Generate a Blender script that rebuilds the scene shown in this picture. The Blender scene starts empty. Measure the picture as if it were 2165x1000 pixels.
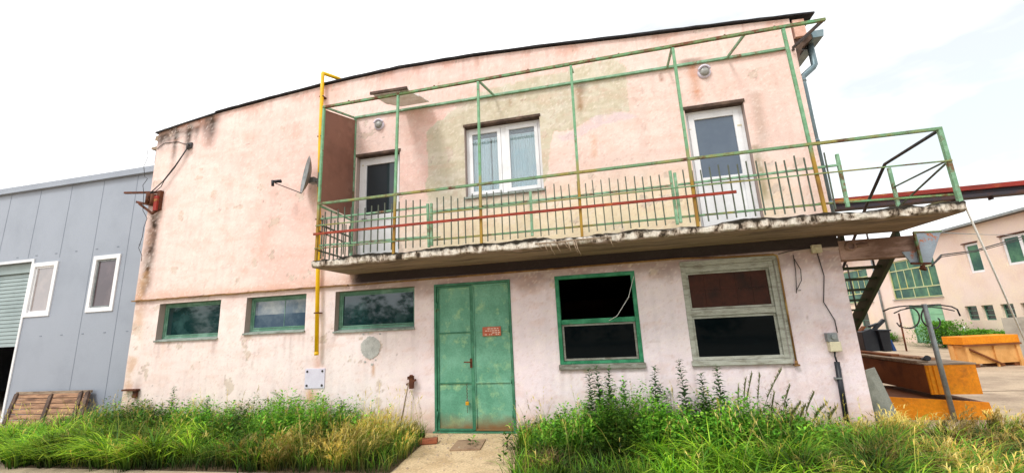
import bpy, math, random
import numpy as np
from mathutils import Vector, Matrix
random.seed(7); rng = np.random.default_rng(11)
sc = bpy.context.scene
C = sc.collection
PI = math.pi

# ------------------------------------------------------------------ camera
FPX, YAW, PITCH, ROLL = 877.97, -0.20753, 0.21403, -0.0482
CAM = Vector((0.0, -7.368, 1.752))
def cam_axes():
    cy, sy, cp, sp = math.cos(YAW), math.sin(YAW), math.cos(PITCH), math.sin(PITCH)
    f = Vector((sy*cp, cy*cp, sp)); r = Vector((cy, -sy, 0)); u = r.cross(f)
    cr, sr = math.cos(ROLL), math.sin(ROLL)
    return cr*r + sr*u, -sr*r + cr*u, f
RX, UX, FX = cam_axes()
cd = bpy.data.cameras.new("camera"); cam = bpy.data.objects.new("camera", cd); C.objects.link(cam)
M = Matrix((RX, UX, -FX)).transposed().to_4x4(); M.translation = CAM
cam.matrix_world = M
cd.sensor_fit = 'HORIZONTAL'; cd.sensor_width = 36; cd.lens = 36*FPX/2165; cd.clip_end = 2000; cd.clip_start = 0.05
sc.camera = cam
def ray(px, py): return FX + RX*((px-1082.5)/FPX) - UX*((py-500)/FPX)
def at(px, py, y=None, x=None, z=None):
    """measure a point of the photo on a known wall plane (y), side plane (x) or level (z)"""
    d = ray(px, py)
    if y is not None: t = (y-CAM.y)/d.y
    elif x is not None: t = (x-CAM.x)/d.x
    else: t = (z-CAM.z)/d.z
    return CAM + d*t

# ------------------------------------------------------------------ light
w = bpy.data.worlds.new("World"); sc.world = w; w.use_nodes = True
nt = w.node_tree; nt.nodes.clear()
out = nt.nodes.new('ShaderNodeOutputWorld'); bg = nt.nodes.new('ShaderNodeBackground'); bg.inputs[1].default_value = 0.1
sky = nt.nodes.new('ShaderNodeTexSky'); sky.sky_type = 'NISHITA'; sky.sun_disc = False
SUN_EL, SUN_AZ = math.radians(52), math.radians(207)     # azimuth from +Y clockwise
sky.sun_elevation = SUN_EL; sky.sun_rotation = SUN_AZ
tc = nt.nodes.new('ShaderNodeTexCoord'); mp = nt.nodes.new('ShaderNodeMapping')
mp.inputs['Scale'].default_value = (1.0, 1.0, 2.6); mp.inputs['Rotation'].default_value = (0.0, 0.22, 0.3); mp.inputs['Location'].default_value = (0.35, 0.1, 0.45)
n1 = nt.nodes.new('ShaderNodeTexNoise'); n1.inputs['Scale'].default_value = 1.6; n1.inputs['Detail'].default_value = 6; n1.inputs['Roughness'].default_value = 0.52
rp = nt.nodes.new('ShaderNodeValToRGB'); rp.color_ramp.elements[0].position = 0.34; rp.color_ramp.elements[1].position = 0.50
rp.color_ramp.elements[0].color = (0.50, 0.50, 0.50, 1); rp.color_ramp.elements[1].color = (1, 1, 1, 1)
mx = nt.nodes.new('ShaderNodeMix'); mx.data_type = 'RGBA'
mx.inputs[7].default_value = (16.5, 16.4, 16.5, 1)
L = nt.links.new
L(tc.outputs['Generated'], mp.inputs['Vector']); L(mp.outputs[0], n1.inputs['Vector']); L(n1.outputs['Fac'], rp.inputs[0])
hs = nt.nodes.new('ShaderNodeMix'); hs.data_type = 'RGBA'; hs.blend_type = 'MULTIPLY'; hs.inputs[0].default_value = 1; hs.inputs[7].default_value = (1.15, 1.35, 1.05, 1)
L(sky.outputs[0], hs.inputs[6]); L(rp.outputs[0], mx.inputs[0]); L(hs.outputs[2], mx.inputs[6]); L(mx.outputs[2], bg.inputs[0]); L(bg.outputs[0], out.inputs[0])
sd = bpy.data.lights.new("sun", 'SUN'); sd.energy = 2.2; sd.angle = math.radians(14); sd.color = (1.0, 0.96, 0.92)
so = bpy.data.objects.new("sun", sd); C.objects.link(so)
sdir = Vector((math.sin(SUN_AZ)*math.cos(SUN_EL), math.cos(SUN_AZ)*math.cos(SUN_EL), math.sin(SUN_EL)))
so.rotation_euler = sdir.to_track_quat('Z', 'Y').to_euler()
sc.view_settings.view_transform = 'Standard'; sc.view_settings.look = 'None'; sc.view_settings.exposure = 0
try:
    sc.cycles.max_bounces = 8; sc.cycles.transparent_max_bounces = 8; sc.cycles.use_denoising = True
    sc.cycles.sample_clamp_indirect = 4
except Exception: pass

# ------------------------------------------------------------------ materials
def srgb(r, g, b):
    f = lambda c: ((c/255+0.055)/1.055)**2.4 if c/255 > 0.04045 else c/255/12.92
    return (f(r), f(g), f(b))
def mat(name, col, col2=None, rough=0.7, metal=0.0, scale=6.0, lo=0.45, hi=0.65, bump=0.0, bscale=60.0, col3=None, scale3=2.5, lo3=0.55, hi3=0.7,
        stretch=(1, 1, 1), spec=0.4, fine=0.12, detail=6):
    m = bpy.data.materials.new(name); m.use_nodes = True; t = m.node_tree; N = t.nodes; b = N['Principled BSDF']
    b.inputs['Roughness'].default_value = rough; b.inputs['Metallic'].default_value = metal; b.inputs['Specular IOR Level'].default_value = spec
    co = N.new('ShaderNodeTexCoord'); mpn = N.new('ShaderNodeMapping'); mpn.inputs['Scale'].default_value = stretch
    t.links.new(co.outputs['Object'], mpn.inputs[0])
    def noise(s, d=detail, r=0.6, src=mpn):
        n = N.new('ShaderNodeTexNoise'); n.inputs['Scale'].default_value = s; n.inputs['Detail'].default_value = d; n.inputs['Roughness'].default_value = r
        t.links.new(src.outputs[0], n.inputs['Vector']); return n.outputs['Fac']
    def ramp(s, a, z):
        r = N.new('ShaderNodeMapRange'); r.inputs[1].default_value = a; r.inputs[2].default_value = z; t.links.new(s, r.inputs[0]); return r.outputs[0]
    def mixc(f, a, c):
        x = N.new('ShaderNodeMix'); x.data_type = 'RGBA'; t.links.new(f, x.inputs[0])
        for i, v in ((6, a), (7, c)):
            if isinstance(v, tuple): x.inputs[i].default_value = (*v[:3], 1)
            else: t.links.new(v, x.inputs[i])
        return x.outputs[2]
    cur = tuple(col)
    if col2: cur = mixc(ramp(noise(scale), lo, hi), cur, tuple(col2))
    if col3: cur = mixc(ramp(noise(scale3, 8, 0.7), lo3, hi3), cur, tuple(col3))
    if fine:
        f = ramp(noise(bscale, 4, 0.7), 0.25, 0.75)
        x = N.new('ShaderNodeMix'); x.data_type = 'RGBA'; x.blend_type = 'MULTIPLY'; x.inputs[0].default_value = 1.0
        g = N.new('ShaderNodeMapRange'); g.inputs[3].default_value = 1-fine*1.5; g.inputs[4].default_value = 1+fine*0.5; t.links.new(f, g.inputs[0])
        if isinstance(cur, tuple): x.inputs[6].default_value = (*cur, 1)
        else: t.links.new(cur, x.inputs[6])
        t.links.new(g.outputs[0], x.inputs[7]); cur = x.outputs[2]
    if isinstance(cur, tuple): b.inputs['Base Color'].default_value = (*cur, 1)
    else: t.links.new(cur, b.inputs['Base Color'])
    if bump:
        bn = N.new('ShaderNodeBump'); bn.inputs['Strength'].default_value = bump; bn.inputs['Distance'].default_value = 0.01
        t.links.new(noise(bscale, 5, 0.65), bn.inputs['Height']); t.links.new(bn.outputs[0], b.inputs['Normal'])
    return m
def attr_mat(name, rough=0.85, bump=0.25, bscale=70, fine=0.14, trans=0.0, spec=0.3):
    m = bpy.data.materials.new(name); m.use_nodes = True; t = m.node_tree; N = t.nodes; b = N['Principled BSDF']
    b.inputs['Roughness'].default_value = rough; b.inputs['Specular IOR Level'].default_value = spec
    a = N.new('ShaderNodeAttribute'); a.attribute_name = 'Col'; cur = a.outputs['Color']
    if fine:
        co = N.new('ShaderNodeTexCoord'); n = N.new('ShaderNodeTexNoise'); n.inputs['Scale'].default_value = bscale; n.inputs['Detail'].default_value = 5; n.inputs['Roughness'].default_value = 0.7
        t.links.new(co.outputs['Object'], n.inputs['Vector'])
        g = N.new('ShaderNodeMapRange'); g.inputs[1].default_value = 0.3; g.inputs[2].default_value = 0.7; g.inputs[3].default_value = 1-fine; g.inputs[4].default_value = 1+fine*0.5
        t.links.new(n.outputs['Fac'], g.inputs[0])
        x = N.new('ShaderNodeMix'); x.data_type = 'RGBA'; x.blend_type = 'MULTIPLY'; x.inputs[0].default_value = 1
        t.links.new(cur, x.inputs[6]); t.links.new(g.outputs[0], x.inputs[7]); cur = x.outputs[2]
        if bump:
            n2 = N.new('ShaderNodeTexNoise'); n2.inputs['Scale'].default_value = bscale*0.35; n2.inputs['Detail'].default_value = 8; n2.inputs['Roughness'].default_value = 0.75
            t.links.new(co.outputs['Object'], n2.inputs['Vector'])
            bn = N.new('ShaderNodeBump'); bn.inputs['Strength'].default_value = bump; bn.inputs['Distance'].default_value = 0.02
            t.links.new(n2.outputs['Fac'], bn.inputs['Height']); t.links.new(bn.outputs[0], b.inputs['Normal'])
    t.links.new(cur, b.inputs['Base Color'])
    if trans:
        tr = N.new('ShaderNodeBsdfTranslucent'); t.links.new(cur, tr.inputs['Color'])
        ms = N.new('ShaderNodeMixShader'); ms.inputs[0].default_value = trans
        o = N['Material Output']; t.links.new(b.outputs[0], ms.inputs[1]); t.links.new(tr.outputs[0], ms.inputs[2]); t.links.new(ms.outputs[0], o.inputs[0])
    return m
def glass_mat(name, tint, mixT=0.6, refl=0.25, rough=0.03, dirt=None, dscale=3.0, dlo=0.5, dhi=0.75, ior=1.45):
    """window glass: part see-through, part mirror of the sky, with a film of dust"""
    m = bpy.data.materials.new(name); m.use_nodes = True; t = m.node_tree; N = t.nodes; N.remove(N['Principled BSDF']); o = N['Material Output']
    tr = N.new('ShaderNodeBsdfTransparent'); tr.inputs[0].default_value = (*tint, 1)
    df = N.new('ShaderNodeBsdfDiffuse'); df.inputs[0].default_value = (*tint, 1)
    gl = N.new('ShaderNodeBsdfGlossy'); gl.inputs['Roughness'].default_value = rough; gl.inputs[0].default_value = (0.9, 0.95, 1, 1)
    a = N.new('ShaderNodeMixShader'); a.inputs[0].default_value = mixT; t.links.new(df.outputs[0], a.inputs[1]); t.links.new(tr.outputs[0], a.inputs[2])
    co = N.new('ShaderNodeTexCoord'); n = N.new('ShaderNodeTexNoise'); n.inputs['Scale'].default_value = dscale; n.inputs['Detail'].default_value = 7; n.inputs['Roughness'].default_value = 0.65
    t.links.new(co.outputs['Object'], n.inputs['Vector'])
    if dirt:
        dd = N.new('ShaderNodeBsdfDiffuse'); dd.inputs[0].default_value = (*dirt, 1)
        g = N.new('ShaderNodeMapRange'); g.inputs[1].default_value = dlo; g.inputs[2].default_value = dhi; g.inputs[4].default_value = 0.8; t.links.new(n.outputs['Fac'], g.inputs[0])
        a2 = N.new('ShaderNodeMixShader'); t.links.new(g.outputs[0], a2.inputs[0]); t.links.new(a.outputs[0], a2.inputs[1]); t.links.new(dd.outputs[0], a2.inputs[2]); a = a2
    fr = N.new('ShaderNodeFresnel'); fr.inputs[0].default_value = ior
    ad = N.new('ShaderNodeMath'); ad.operation = 'MULTIPLY_ADD'; ad.inputs[1].default_value = 1.0; ad.inputs[2].default_value = refl; ad.use_clamp = True
    t.links.new(fr.outputs[0], ad.inputs[0])
    bn = N.new('ShaderNodeBump'); bn.inputs['Strength'].default_value = 0.06; t.links.new(n.outputs['Fac'], bn.inputs['Height']); t.links.new(bn.outputs[0], gl.inputs['Normal'])
    z = N.new('ShaderNodeMixShader'); t.links.new(ad.outputs[0], z.inputs[0]); t.links.new(a.outputs[0], z.inputs[1]); t.links.new(gl.outputs[0], z.inputs[2])
    t.links.new(z.outputs[0], o.inputs[0]); return m

G = dict(
 palewood=mat('pale_wood', srgb(186,188,176), srgb(146,144,130), 0.85, scale=5, stretch=(1,1,4), col3=srgb(204,206,198), scale3=6, fine=0.3, bump=0.3),
 film=glass_mat('blue_film', srgb(56,76,94), 0.0, 0.0, 0.1, srgb(104,122,134), 2.5, 0.45, 0.75),
 farframe=mat('far_window_frame', srgb(196,206,160), srgb(206,200,120), 0.6, scale=1.5),
 lintel=mat('dark_lintel', srgb(74,58,50), srgb(110,90,76), 0.9, scale=5),
 wall=attr_mat('painted_render', 0.9, 0.35, 60, 0.10),
 plain_wall=mat('side_render', srgb(226,186,168), srgb(205,160,140), 0.9, bump=0.2),
 black=mat('roof_felt', (0.012,0.011,0.014), (0.03,0.028,0.03), 0.85, scale=8),
 dark=mat('dark_interior', (0.02,0.02,0.022), rough=1.0, fine=0),
 green=mat('green_paint', srgb(116,160,126), srgb(146,188,156), 0.6, scale=9, col3=srgb(116,76,44), scale3=6, lo3=0.52, hi3=0.66, bscale=90, fine=0.2),
 green_rusty=mat('green_paint_rusty', srgb(120,150,96), srgb(96,160,116), 0.6, scale=5, col3=srgb(112,62,30), scale3=6, lo3=0.45, hi3=0.6, bscale=90, fine=0.25),
 rail_mix=mat('rail_worn_paint', srgb(110,152,112), srgb(150,140,70), 0.6, scale=2.2, lo=0.45, hi=0.6, col3=srgb(92,48,28), scale3=3.5, lo3=0.52, hi3=0.64, fine=0.25),
 bar=mat('baluster_metal', srgb(84,96,82), srgb(64,58,48), 0.6, scale=4, col3=srgb(98,130,96), scale3=2.5, lo3=0.55, hi3=0.65),
 red=mat('red_oxide', srgb(150,52,34), srgb(108,42,28), 0.75, scale=5, col3=srgb(176,96,44), scale3=4, lo3=0.54, hi3=0.7),
 yellow=mat('yellow_gas_paint', srgb(244,196,0), srgb(226,172,6), 0.4, scale=4, col3=srgb(120,90,30), scale3=5, lo3=0.66, hi3=0.78),
 door=mat('green_door_paint', srgb(92,154,126), srgb(122,182,154), 0.5, scale=2.2, lo=0.4, hi=0.68, col3=srgb(166,204,150), scale3=3.4, lo3=0.53, hi3=0.70, fine=0.22, bscale=40, bump=0.12),
 door_frame=mat('door_frame_green', srgb(52,112,84), srgb(74,140,108), 0.55, scale=6, col3=srgb(96,70,40), scale3=6, lo3=0.62, hi3=0.72),
 wframe=mat('window_green', srgb(88,134,112), srgb(124,164,144), 0.6, scale=5, col3=srgb(150,170,150), scale3=9, lo3=0.55, hi3=0.75, fine=0.2),
 wbright=mat('window_green_bright', srgb(26,120,80), srgb(70,160,116), 0.55, scale=5, col3=srgb(150,160,130), scale3=9, lo3=0.62, hi3=0.75, fine=0.2),
 greywood=mat('weathered_wood', srgb(150,150,140), srgb(112,108,96), 0.85, scale=5, stretch=(1,1,4), col3=srgb(176,180,170), scale3=6, fine=0.3, bump=0.3),
 sill=mat('sill_grey', srgb(160,170,162), srgb(124,130,122), 0.75, scale=6, fine=0.25),
 pvc=mat('white_pvc', (0.84,0.85,0.87), (0.74,0.75,0.76), 0.35, scale=3, fine=0.05),
 pane_dark=glass_mat('dark_green_glass', srgb(20,48,50), 0.05, 0.045, 0.04, srgb(70,104,102), 2.2, 0.52, 0.85),
 pane_grey=glass_mat('greyed_glass', srgb(96,112,126), 0.05, 0.03, 0.06, srgb(156,160,156), 1.8, 0.42, 0.6),
 pane_black=glass_mat('black_glass', srgb(10,20,24), 0.35, 0.0, 0.04, srgb(24,48,46), 2.0, 0.6, 1.0, ior=1.18),
 pane_sky=glass_mat('sky_glass', srgb(60,78,98), 0.1, 0.05, 0.03, srgb(84,100,116), 1.2, 0.4, 0.8),
 pane_room=glass_mat('room_glass', srgb(52,62,68), 0.3, 0.02, 0.03),
 pane_clear=glass_mat('clear_glass', (0.93,0.97,0.98), 0.97, 0.05, 0.02),
 pane_bg=glass_mat('far_green_glass', srgb(30,78,64), 0.05, 0.0, 0.05, srgb(84,134,96), 1.1, 0.42, 0.62, ior=1.3),
 curtain=mat('pale_curtain', srgb(240,250,252), srgb(222,242,248), 0.9, scale=3, fine=0.05),
 brickred=mat('red_brown_tiles', srgb(70,34,22), srgb(46,24,18), 0.8, scale=3, fine=0.3, bscale=14),
 moss=mat('slab_edge', srgb(234,228,216), srgb(188,168,148), 0.95, scale=7, lo=0.45, hi=0.6, col3=srgb(58,48,36), scale3=7, lo3=0.51, hi3=0.60, stretch=(1,1,0.5), bump=0.8, bscale=26, fine=0.35),
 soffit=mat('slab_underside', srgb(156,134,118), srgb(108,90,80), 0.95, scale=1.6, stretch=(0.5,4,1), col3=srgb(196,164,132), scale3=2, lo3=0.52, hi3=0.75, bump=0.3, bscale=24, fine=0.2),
 mosstop=mat('slab_top_moss', srgb(60,54,32), srgb(98,90,40), 1.0, scale=9, col3=srgb(28,24,18), scale3=5, bump=0.6, bscale=30),
 zinc=mat('zinc_pipe', srgb(108,130,138), srgb(140,158,162), 0.45, metal=0.35, scale=4, col3=srgb(92,72,70), scale3=3, lo3=0.62, hi3=0.72),
 darksteel=mat('dark_steel', srgb(58,58,62), srgb(84,74,66), 0.55, metal=0.3, scale=6),
 rust=mat('rust', srgb(104,58,34), srgb(70,40,28), 0.85, scale=9, col3=srgb(160,72,30), scale3=5, fine=0.3),
 brownpanel=mat('brown_screen_panel', srgb(134,92,76), srgb(112,74,60), 0.6, scale=1.6, col3=srgb(160,122,104), scale3=1.8, lo3=0.55, hi3=0.8, fine=0.08),
 board=mat('warped_board', srgb(240,238,236), srgb(220,212,206), 0.9, scale=6, fine=0.15),
 hall=mat('hall_cladding', srgb(152,160,172), srgb(142,150,162), 0.45, scale=0.7, metal=0.0, fine=0.05, bscale=30, col3=srgb(156,164,176), scale3=0.5, lo3=0.4, hi3=0.8),
 hall_line=mat('cladding_joint', srgb(126,135,148), rough=0.6),
 shutter=mat('roller_shutter', srgb(150,166,166), srgb(134,150,150), 0.5, scale=1.2, fine=0.05),
 wood=mat('raw_planks', srgb(176,136,104), srgb(110,78,58), 0.85, scale=3, stretch=(0.6,4,4), col3=srgb(74,54,44), scale3=2.2, lo3=0.55, hi3=0.7, fine=0.3, bump=0.3),
 woodgrey=mat('old_grey_wood', srgb(170,150,128), srgb(128,110,92), 0.9, scale=4, stretch=(1,5,5), fine=0.3),
 orange=mat('orange_shuttering', srgb(238,150,8), srgb(222,128,6), 0.7, scale=2.0, lo=0.4, hi=0.7, col3=srgb(150,86,30), scale3=3.0, lo3=0.57, hi3=0.78, fine=0.2, bscale=22, bump=0.15),
 brownply=mat('brown_board', srgb(132,76,34), srgb(104,56,26), 0.7, scale=3, fine=0.2),
 crate=mat('crate_ply', srgb(226,172,104), srgb(206,150,82), 0.7, scale=3, fine=0.12),
 blackplastic=mat('black_plastic', (0.012,0.015,0.022), (0.02,0.025,0.032), 0.45, scale=4),
 blue=mat('blue_plastic', srgb(24,66,122), rough=0.4),
 galv=mat('galvanised', srgb(150,156,156), srgb(120,126,128), 0.5, metal=0.4, scale=6, fine=0.15),
 greysheet=mat('fibre_cement', srgb(150,152,142), srgb(104,108,98), 0.95, scale=2.4, fine=0.2, bump=0.3, col3=srgb(96,98,84), scale3=2),
 concrete=mat('grey_concrete', srgb(176,172,160), srgb(150,146,136), 0.95, scale=2, fine=0.12, bump=0.2),
 beam=mat('stained_concrete', srgb(190,160,148), srgb(126,98,84), 0.95, scale=2.2, lo=0.4, hi=0.62, stretch=(0.5,1,2), fine=0.2, bump=0.3),
 bgwall=mat('far_render', srgb(236,216,206), srgb(226,200,186), 0.95, scale=0.6, fine=0.06, bscale=16, col3=srgb(240,222,196), scale3=0.5, lo3=0.45, hi3=0.7),
 gdoor=mat('far_green_door', srgb(140,196,156), srgb(120,176,140), 0.6, scale=2),
 whiteplate=mat('white_plate', srgb(216,212,226), srgb(204,198,214), 0.5, scale=3, fine=0.06),
 rope=mat('white_rope', (0.8,0.8,0.78), rough=0.8, fine=0),
 cable=mat('black_cable', (0.03,0.03,0.03), rough=0.7, fine=0),
 cream=mat('cream_plastic', srgb(214,206,176), srgb(190,180,150), 0.5, scale=6),
 frost=mat('lamp_glass', (0.22,0.22,0.2), (0.34,0.34,0.32), 0.35, scale=5),
 brass=mat('yellow_brass', srgb(214,160,40), rough=0.4, metal=0.4),
 signred=mat('faded_red_sign', srgb(178,92,66), srgb(196,120,92), 0.6, scale=14, col3=srgb(206,100,36), scale3=12, lo3=0.52, hi3=0.66),
 letter=mat('worn_white_letters', srgb(226,206,190), rough=0.7),
 brick=mat('red_brick', srgb(164,96,66), srgb(140,80,60), 0.95, scale=10, fine=0.3, bump=0.5),
 plaster=mat('cement_patch', srgb(192,192,188), srgb(170,170,166), 1.0, scale=10, fine=0.2, bump=0.8, bscale=50),
 leaf=attr_mat('plant_leaf', 0.55, 0, 40, 0.0, trans=0.3, spec=0.25),
 steel_red=mat('crane_red', srgb(150,44,32), srgb(120,40,30), 0.7, scale=2.2, col3=srgb(196,150,70), scale3=1.5, lo3=0.56, hi3=0.66, stretch=(0.6,1,3)),
 steel_dark=mat('crane_web', srgb(52,48,56), srgb(90,54,40), 0.7, scale=2),
 edge=mat('drip_edge', srgb(150,112,66), srgb(96,62,40), 0.8, scale=4, col3=srgb(214,180,110), scale3=2, fine=0.25),
 greyrust=mat('grey_sheet_rust', srgb(158,172,186), srgb(140,154,168), 0.5, metal=0.0, scale=5, col3=srgb(190,100,20), scale3=5.5, lo3=0.55, hi3=0.61, fine=0.15),
 olive=mat('olive_steel', srgb(48,66,38), srgb(54,58,38), 0.6, scale=5, fine=0.2),
)

def post_mat():
    m = mat('post_two_tone', srgb(108,160,120), srgb(130,180,142), 0.55, scale=9, col3=srgb(112,66,34), scale3=7, lo3=0.56, hi3=0.66, bscale=90, fine=0.2)
    t = m.node_tree; N = t.nodes; b = N['Principled BSDF']; src = b.inputs['Base Color'].links[0].from_socket
    co = N.new('ShaderNodeTexCoord'); sp = N.new('ShaderNodeSeparateXYZ'); t.links.new(co.outputs['Object'], sp.inputs[0])
    n = N.new('ShaderNodeTexNoise'); n.inputs['Scale'].default_value = 2.5; t.links.new(co.outputs['Object'], n.inputs['Vector'])
    a = N.new('ShaderNodeMath'); a.operation = 'ADD'; t.links.new(sp.outputs[2], a.inputs[0]); t.links.new(n.outputs['Fac'], a.inputs[1])
    g = N.new('ShaderNodeMapRange'); g.inputs[1].default_value = 4.75; g.inputs[2].default_value = 4.2; t.links.new(a.outputs[0], g.inputs[0])
    r = N.new('ShaderNodeMix'); r.data_type = 'RGBA'; r.inputs[6].default_value = (*srgb(182,150,40), 1); r.inputs[7].default_value = (*srgb(104,56,30), 1); t.links.new(n.outputs['Fac'], r.inputs[0])
    x = N.new('ShaderNodeMix'); x.data_type = 'RGBA'; t.links.new(g.outputs[0], x.inputs[0]); t.links.new(src, x.inputs[6]); t.links.new(r.outputs[2], x.inputs[7]); t.links.new(x.outputs[2], b.inputs['Base Color'])
    return m
G['post'] = post_mat()
def z_edge(m, z0, z1, colr, amp=0.08, sc_=9):
    t = m.node_tree; N = t.nodes; b = N['Principled BSDF']; src = b.inputs['Base Color'].links[0].from_socket
    co = N.new('ShaderNodeTexCoord'); sp = N.new('ShaderNodeSeparateXYZ'); t.links.new(co.outputs['Object'], sp.inputs[0])
    n = N.new('ShaderNodeTexNoise'); n.inputs['Scale'].default_value = sc_; n.inputs['Detail'].default_value = 6; t.links.new(co.outputs['Object'], n.inputs['Vector'])
    a = N.new('ShaderNodeMath'); a.operation = 'MULTIPLY_ADD'; a.inputs[1].default_value = amp*2; t.links.new(n.outputs['Fac'], a.inputs[0]); t.links.new(sp.outputs[2], a.inputs[2])
    g = N.new('ShaderNodeMapRange'); g.inputs[1].default_value = z0+amp; g.inputs[2].default_value = z1+amp; t.links.new(a.outputs[0], g.inputs[0])
    x = N.new('ShaderNodeMix'); x.data_type = 'RGBA'; t.links.new(g.outputs[0], x.inputs[0]); t.links.new(src, x.inputs[6]); x.inputs[7].default_value = (*colr, 1); t.links.new(x.outputs[2], b.inputs['Base Color'])
z_edge(G['door'], 0.32, 0.04, srgb(126,92,56), 0.12, 5)
z_edge(G['moss'], 2.995, 3.03, srgb(36,31,22), 0.07, 8)
z_edge(G['moss'], 2.945, 2.915, srgb(110,92,74), 0.03, 6)
# ------------------------------------------------------------------ geometry
class MB:
    def __init__(s): s.v = []; s.f = []; s.sm = []
    def quad(s, a, b, c, d):
        n = len(s.v); s.v += [tuple(a), tuple(b), tuple(c), tuple(d)]; s.f.append((n, n+1, n+2, n+3)); s.sm.append(False); return s
    def poly(s, pts):
        n = len(s.v); s.v += [tuple(p) for p in pts]; s.f.append(tuple(range(n, n+len(pts)))); s.sm.append(False); return s
    def box(s, x0, x1, y0, y1, z0, z1):
        return s.hexa([(x0,y0,z0),(x1,y0,z0),(x1,y1,z0),(x0,y1,z0),(x0,y0,z1),(x1,y0,z1),(x1,y1,z1),(x0,y1,z1)])
    def hexa(s, p):
        n = len(s.v); s.v += [tuple(q) for q in p]
        for f in ((0,3,2,1),(4,5,6,7),(0,1,5,4),(1,2,6,5),(2,3,7,6),(3,0,4,7)): s.f.append(tuple(n+i for i in f)); s.sm.append(False)
        return s
    def bar(s, a, b, w, h=None, up=(0,0,1)):
        """rectangular bar from a to b"""
        h = h or w; a, b = Vector(a), Vector(b); d = (b-a).normalized(); u = Vector(up)
        if abs(d.dot(u)) > 0.98: u = Vector((0,1,0))
        r = d.cross(u).normalized(); u = r.cross(d).normalized(); r *= w/2; u *= h/2
        return s.hexa([a-r-u, a+r-u, b+r-u, b-r-u, a-r+u, a+r+u, b+r+u, b-r+u])
    def tube(s, pts, r, n=8, r2=None):
        pts = [Vector(p) for p in pts]; base = len(s.v); prev = None
        for i, p in enumerate(pts):
            d = (pts[min(i+1, len(pts)-1)] - pts[max(i-1, 0)]).normalized()
            if prev is None:
                a = Vector((0,0,1)) if abs(d.z) < 0.9 else Vector((1,0,0)); e = d.cross(a).normalized()
            else:
                e = (prev - d*prev.dot(d)).normalized()
            prev = e; g = d.cross(e); rr = r if r2 is None else r + (r2-r)*i/(len(pts)-1)
            for k in range(n):
                t = 2*PI*k/n; s.v.append(tuple(p + (e*math.cos(t)+g*math.sin(t))*rr))
        for i in range(len(pts)-1):
            for k in range(n):
                s.f.append((base+i*n+k, base+i*n+(k+1)%n, base+(i+1)*n+(k+1)%n, base+(i+1)*n+k)); s.sm.append(True)
        s.f.append(tuple(base+k for k in reversed(range(n)))); s.sm.append(False)
        s.f.append(tuple(base+(len(pts)-1)*n+k for k in range(n))); s.sm.append(False)
        return s
    def prism(s, poly, axis, a, b):
        """extrude a 2-D outline: axis 'y' outline is (x,z), 'x' outline is (y,z), 'z' outline is (x,y)"""
        f = {'y': lambda p, t: (p[0], t, p[1]), 'x': lambda p, t: (t, p[0], p[1]), 'z': lambda p, t: (p[0], p[1], t)}[axis]
        n = len(poly); base = len(s.v); s.v += [f(p, a) for p in poly] + [f(p, b) for p in poly]
        s.f.append(tuple(base+i for i in reversed(range(n)))); s.f.append(tuple(base+n+i for i in range(n))); s.sm += [False, False]
        for i in range(n): s.f.append((base+i, base+(i+1)%n, base+n+(i+1)%n, base+n+i)); s.sm.append(False)
        return s
    def lathe(s, c, axis, prof, n=20):
        """prof: (distance along axis, radius)"""
        c = Vector(c); d = Vector(axis).normalized(); a = Vector((0,0,1)) if abs(d.z) < 0.9 else Vector((1,0,0)); e = d.cross(a).normalized(); g = d.cross(e); base = len(s.v)
        for (t, r) in prof:
            for k in range(n):
                q = 2*PI*k/n; s.v.append(tuple(c + d*t + (e*math.cos(q)+g*math.sin(q))*r))
        for i in range(len(prof)-1):
            for k in range(n):
                s.f.append((base+i*n+k, base+i*n+(k+1)%n, base+(i+1)*n+(k+1)%n, base+(i+1)*n+k)); s.sm.append(True)
        return s
    def build(s, name, m, parent=None, bevel=0.0, recalc=True):
        off = Vector((0,0,0)); p = parent
        while p is not None: off += p.location; p = p.parent
        me = bpy.data.meshes.new(name); me.from_pydata([tuple(Vector(v)-off) for v in s.v], [], s.f)
        me.polygons.foreach_set('use_smooth', s.sm)
        me.materials.append(G[m] if isinstance(m, str) else m)
        if recalc:
            import bmesh
            bm = bmesh.new(); bm.from_mesh(me); bmesh.ops.recalc_face_normals(bm, faces=bm.faces); bm.to_mesh(me); bm.free()
        o = bpy.data.objects.new(name, me); C.objects.link(o)
        if parent is not None: o.parent = parent
        if bevel:
            b = o.modifiers.new('bevel', 'BEVEL'); b.width = bevel; b.segments = 2; b.limit_method = 'ANGLE'
        return o
def tag(o, label=None, cat=None, group=None, kind=None):
    if label: o['label'] = label
    if cat: o['category'] = cat
    if group: o['group'] = group
    if kind: o['kind'] = kind
    return o
def thing(name, label, cat, loc, group=None):
    o = bpy.data.objects.new(name, None); C.objects.link(o); o.location = loc; o.empty_display_size = 0.1
    return tag(o, label, cat, group)
def near_bmesh(me): pass

# value noise in numpy
def vnoise(x, y, seed, sx, sy=None):
    sy = sy or sx; r = np.random.default_rng(seed); n = 128; g = r.random((n, n))
    u = x/sx; v = y/sy; i = np.floor(u).astype(int); j = np.floor(v).astype(int); fu = u-i; fv = v-j
    fu = fu*fu*(3-2*fu); fv = fv*fv*(3-2*fv)
    a = g[i % n, j % n]; b = g[(i+1) % n, j % n]; c = g[i % n, (j+1) % n]; d = g[(i+1) % n, (j+1) % n]
    return (a*(1-fu)+b*fu)*(1-fv) + (c*(1-fu)+d*fu)*fv
def fbm(x, y, seed, s, oct=5, sy=None):
    t = 0; amp = 0.5; tot = 0; sy = sy or s
    for k in range(oct):
        t = t + amp*vnoise(x, y, seed+k*17, s/2**k, sy/2**k); tot += amp; amp *= 0.55
    return t/tot
def sstep(a, b, v):
    t = np.clip((v-a)/(b-a), 0, 1); return t*t*(3-2*t)

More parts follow.
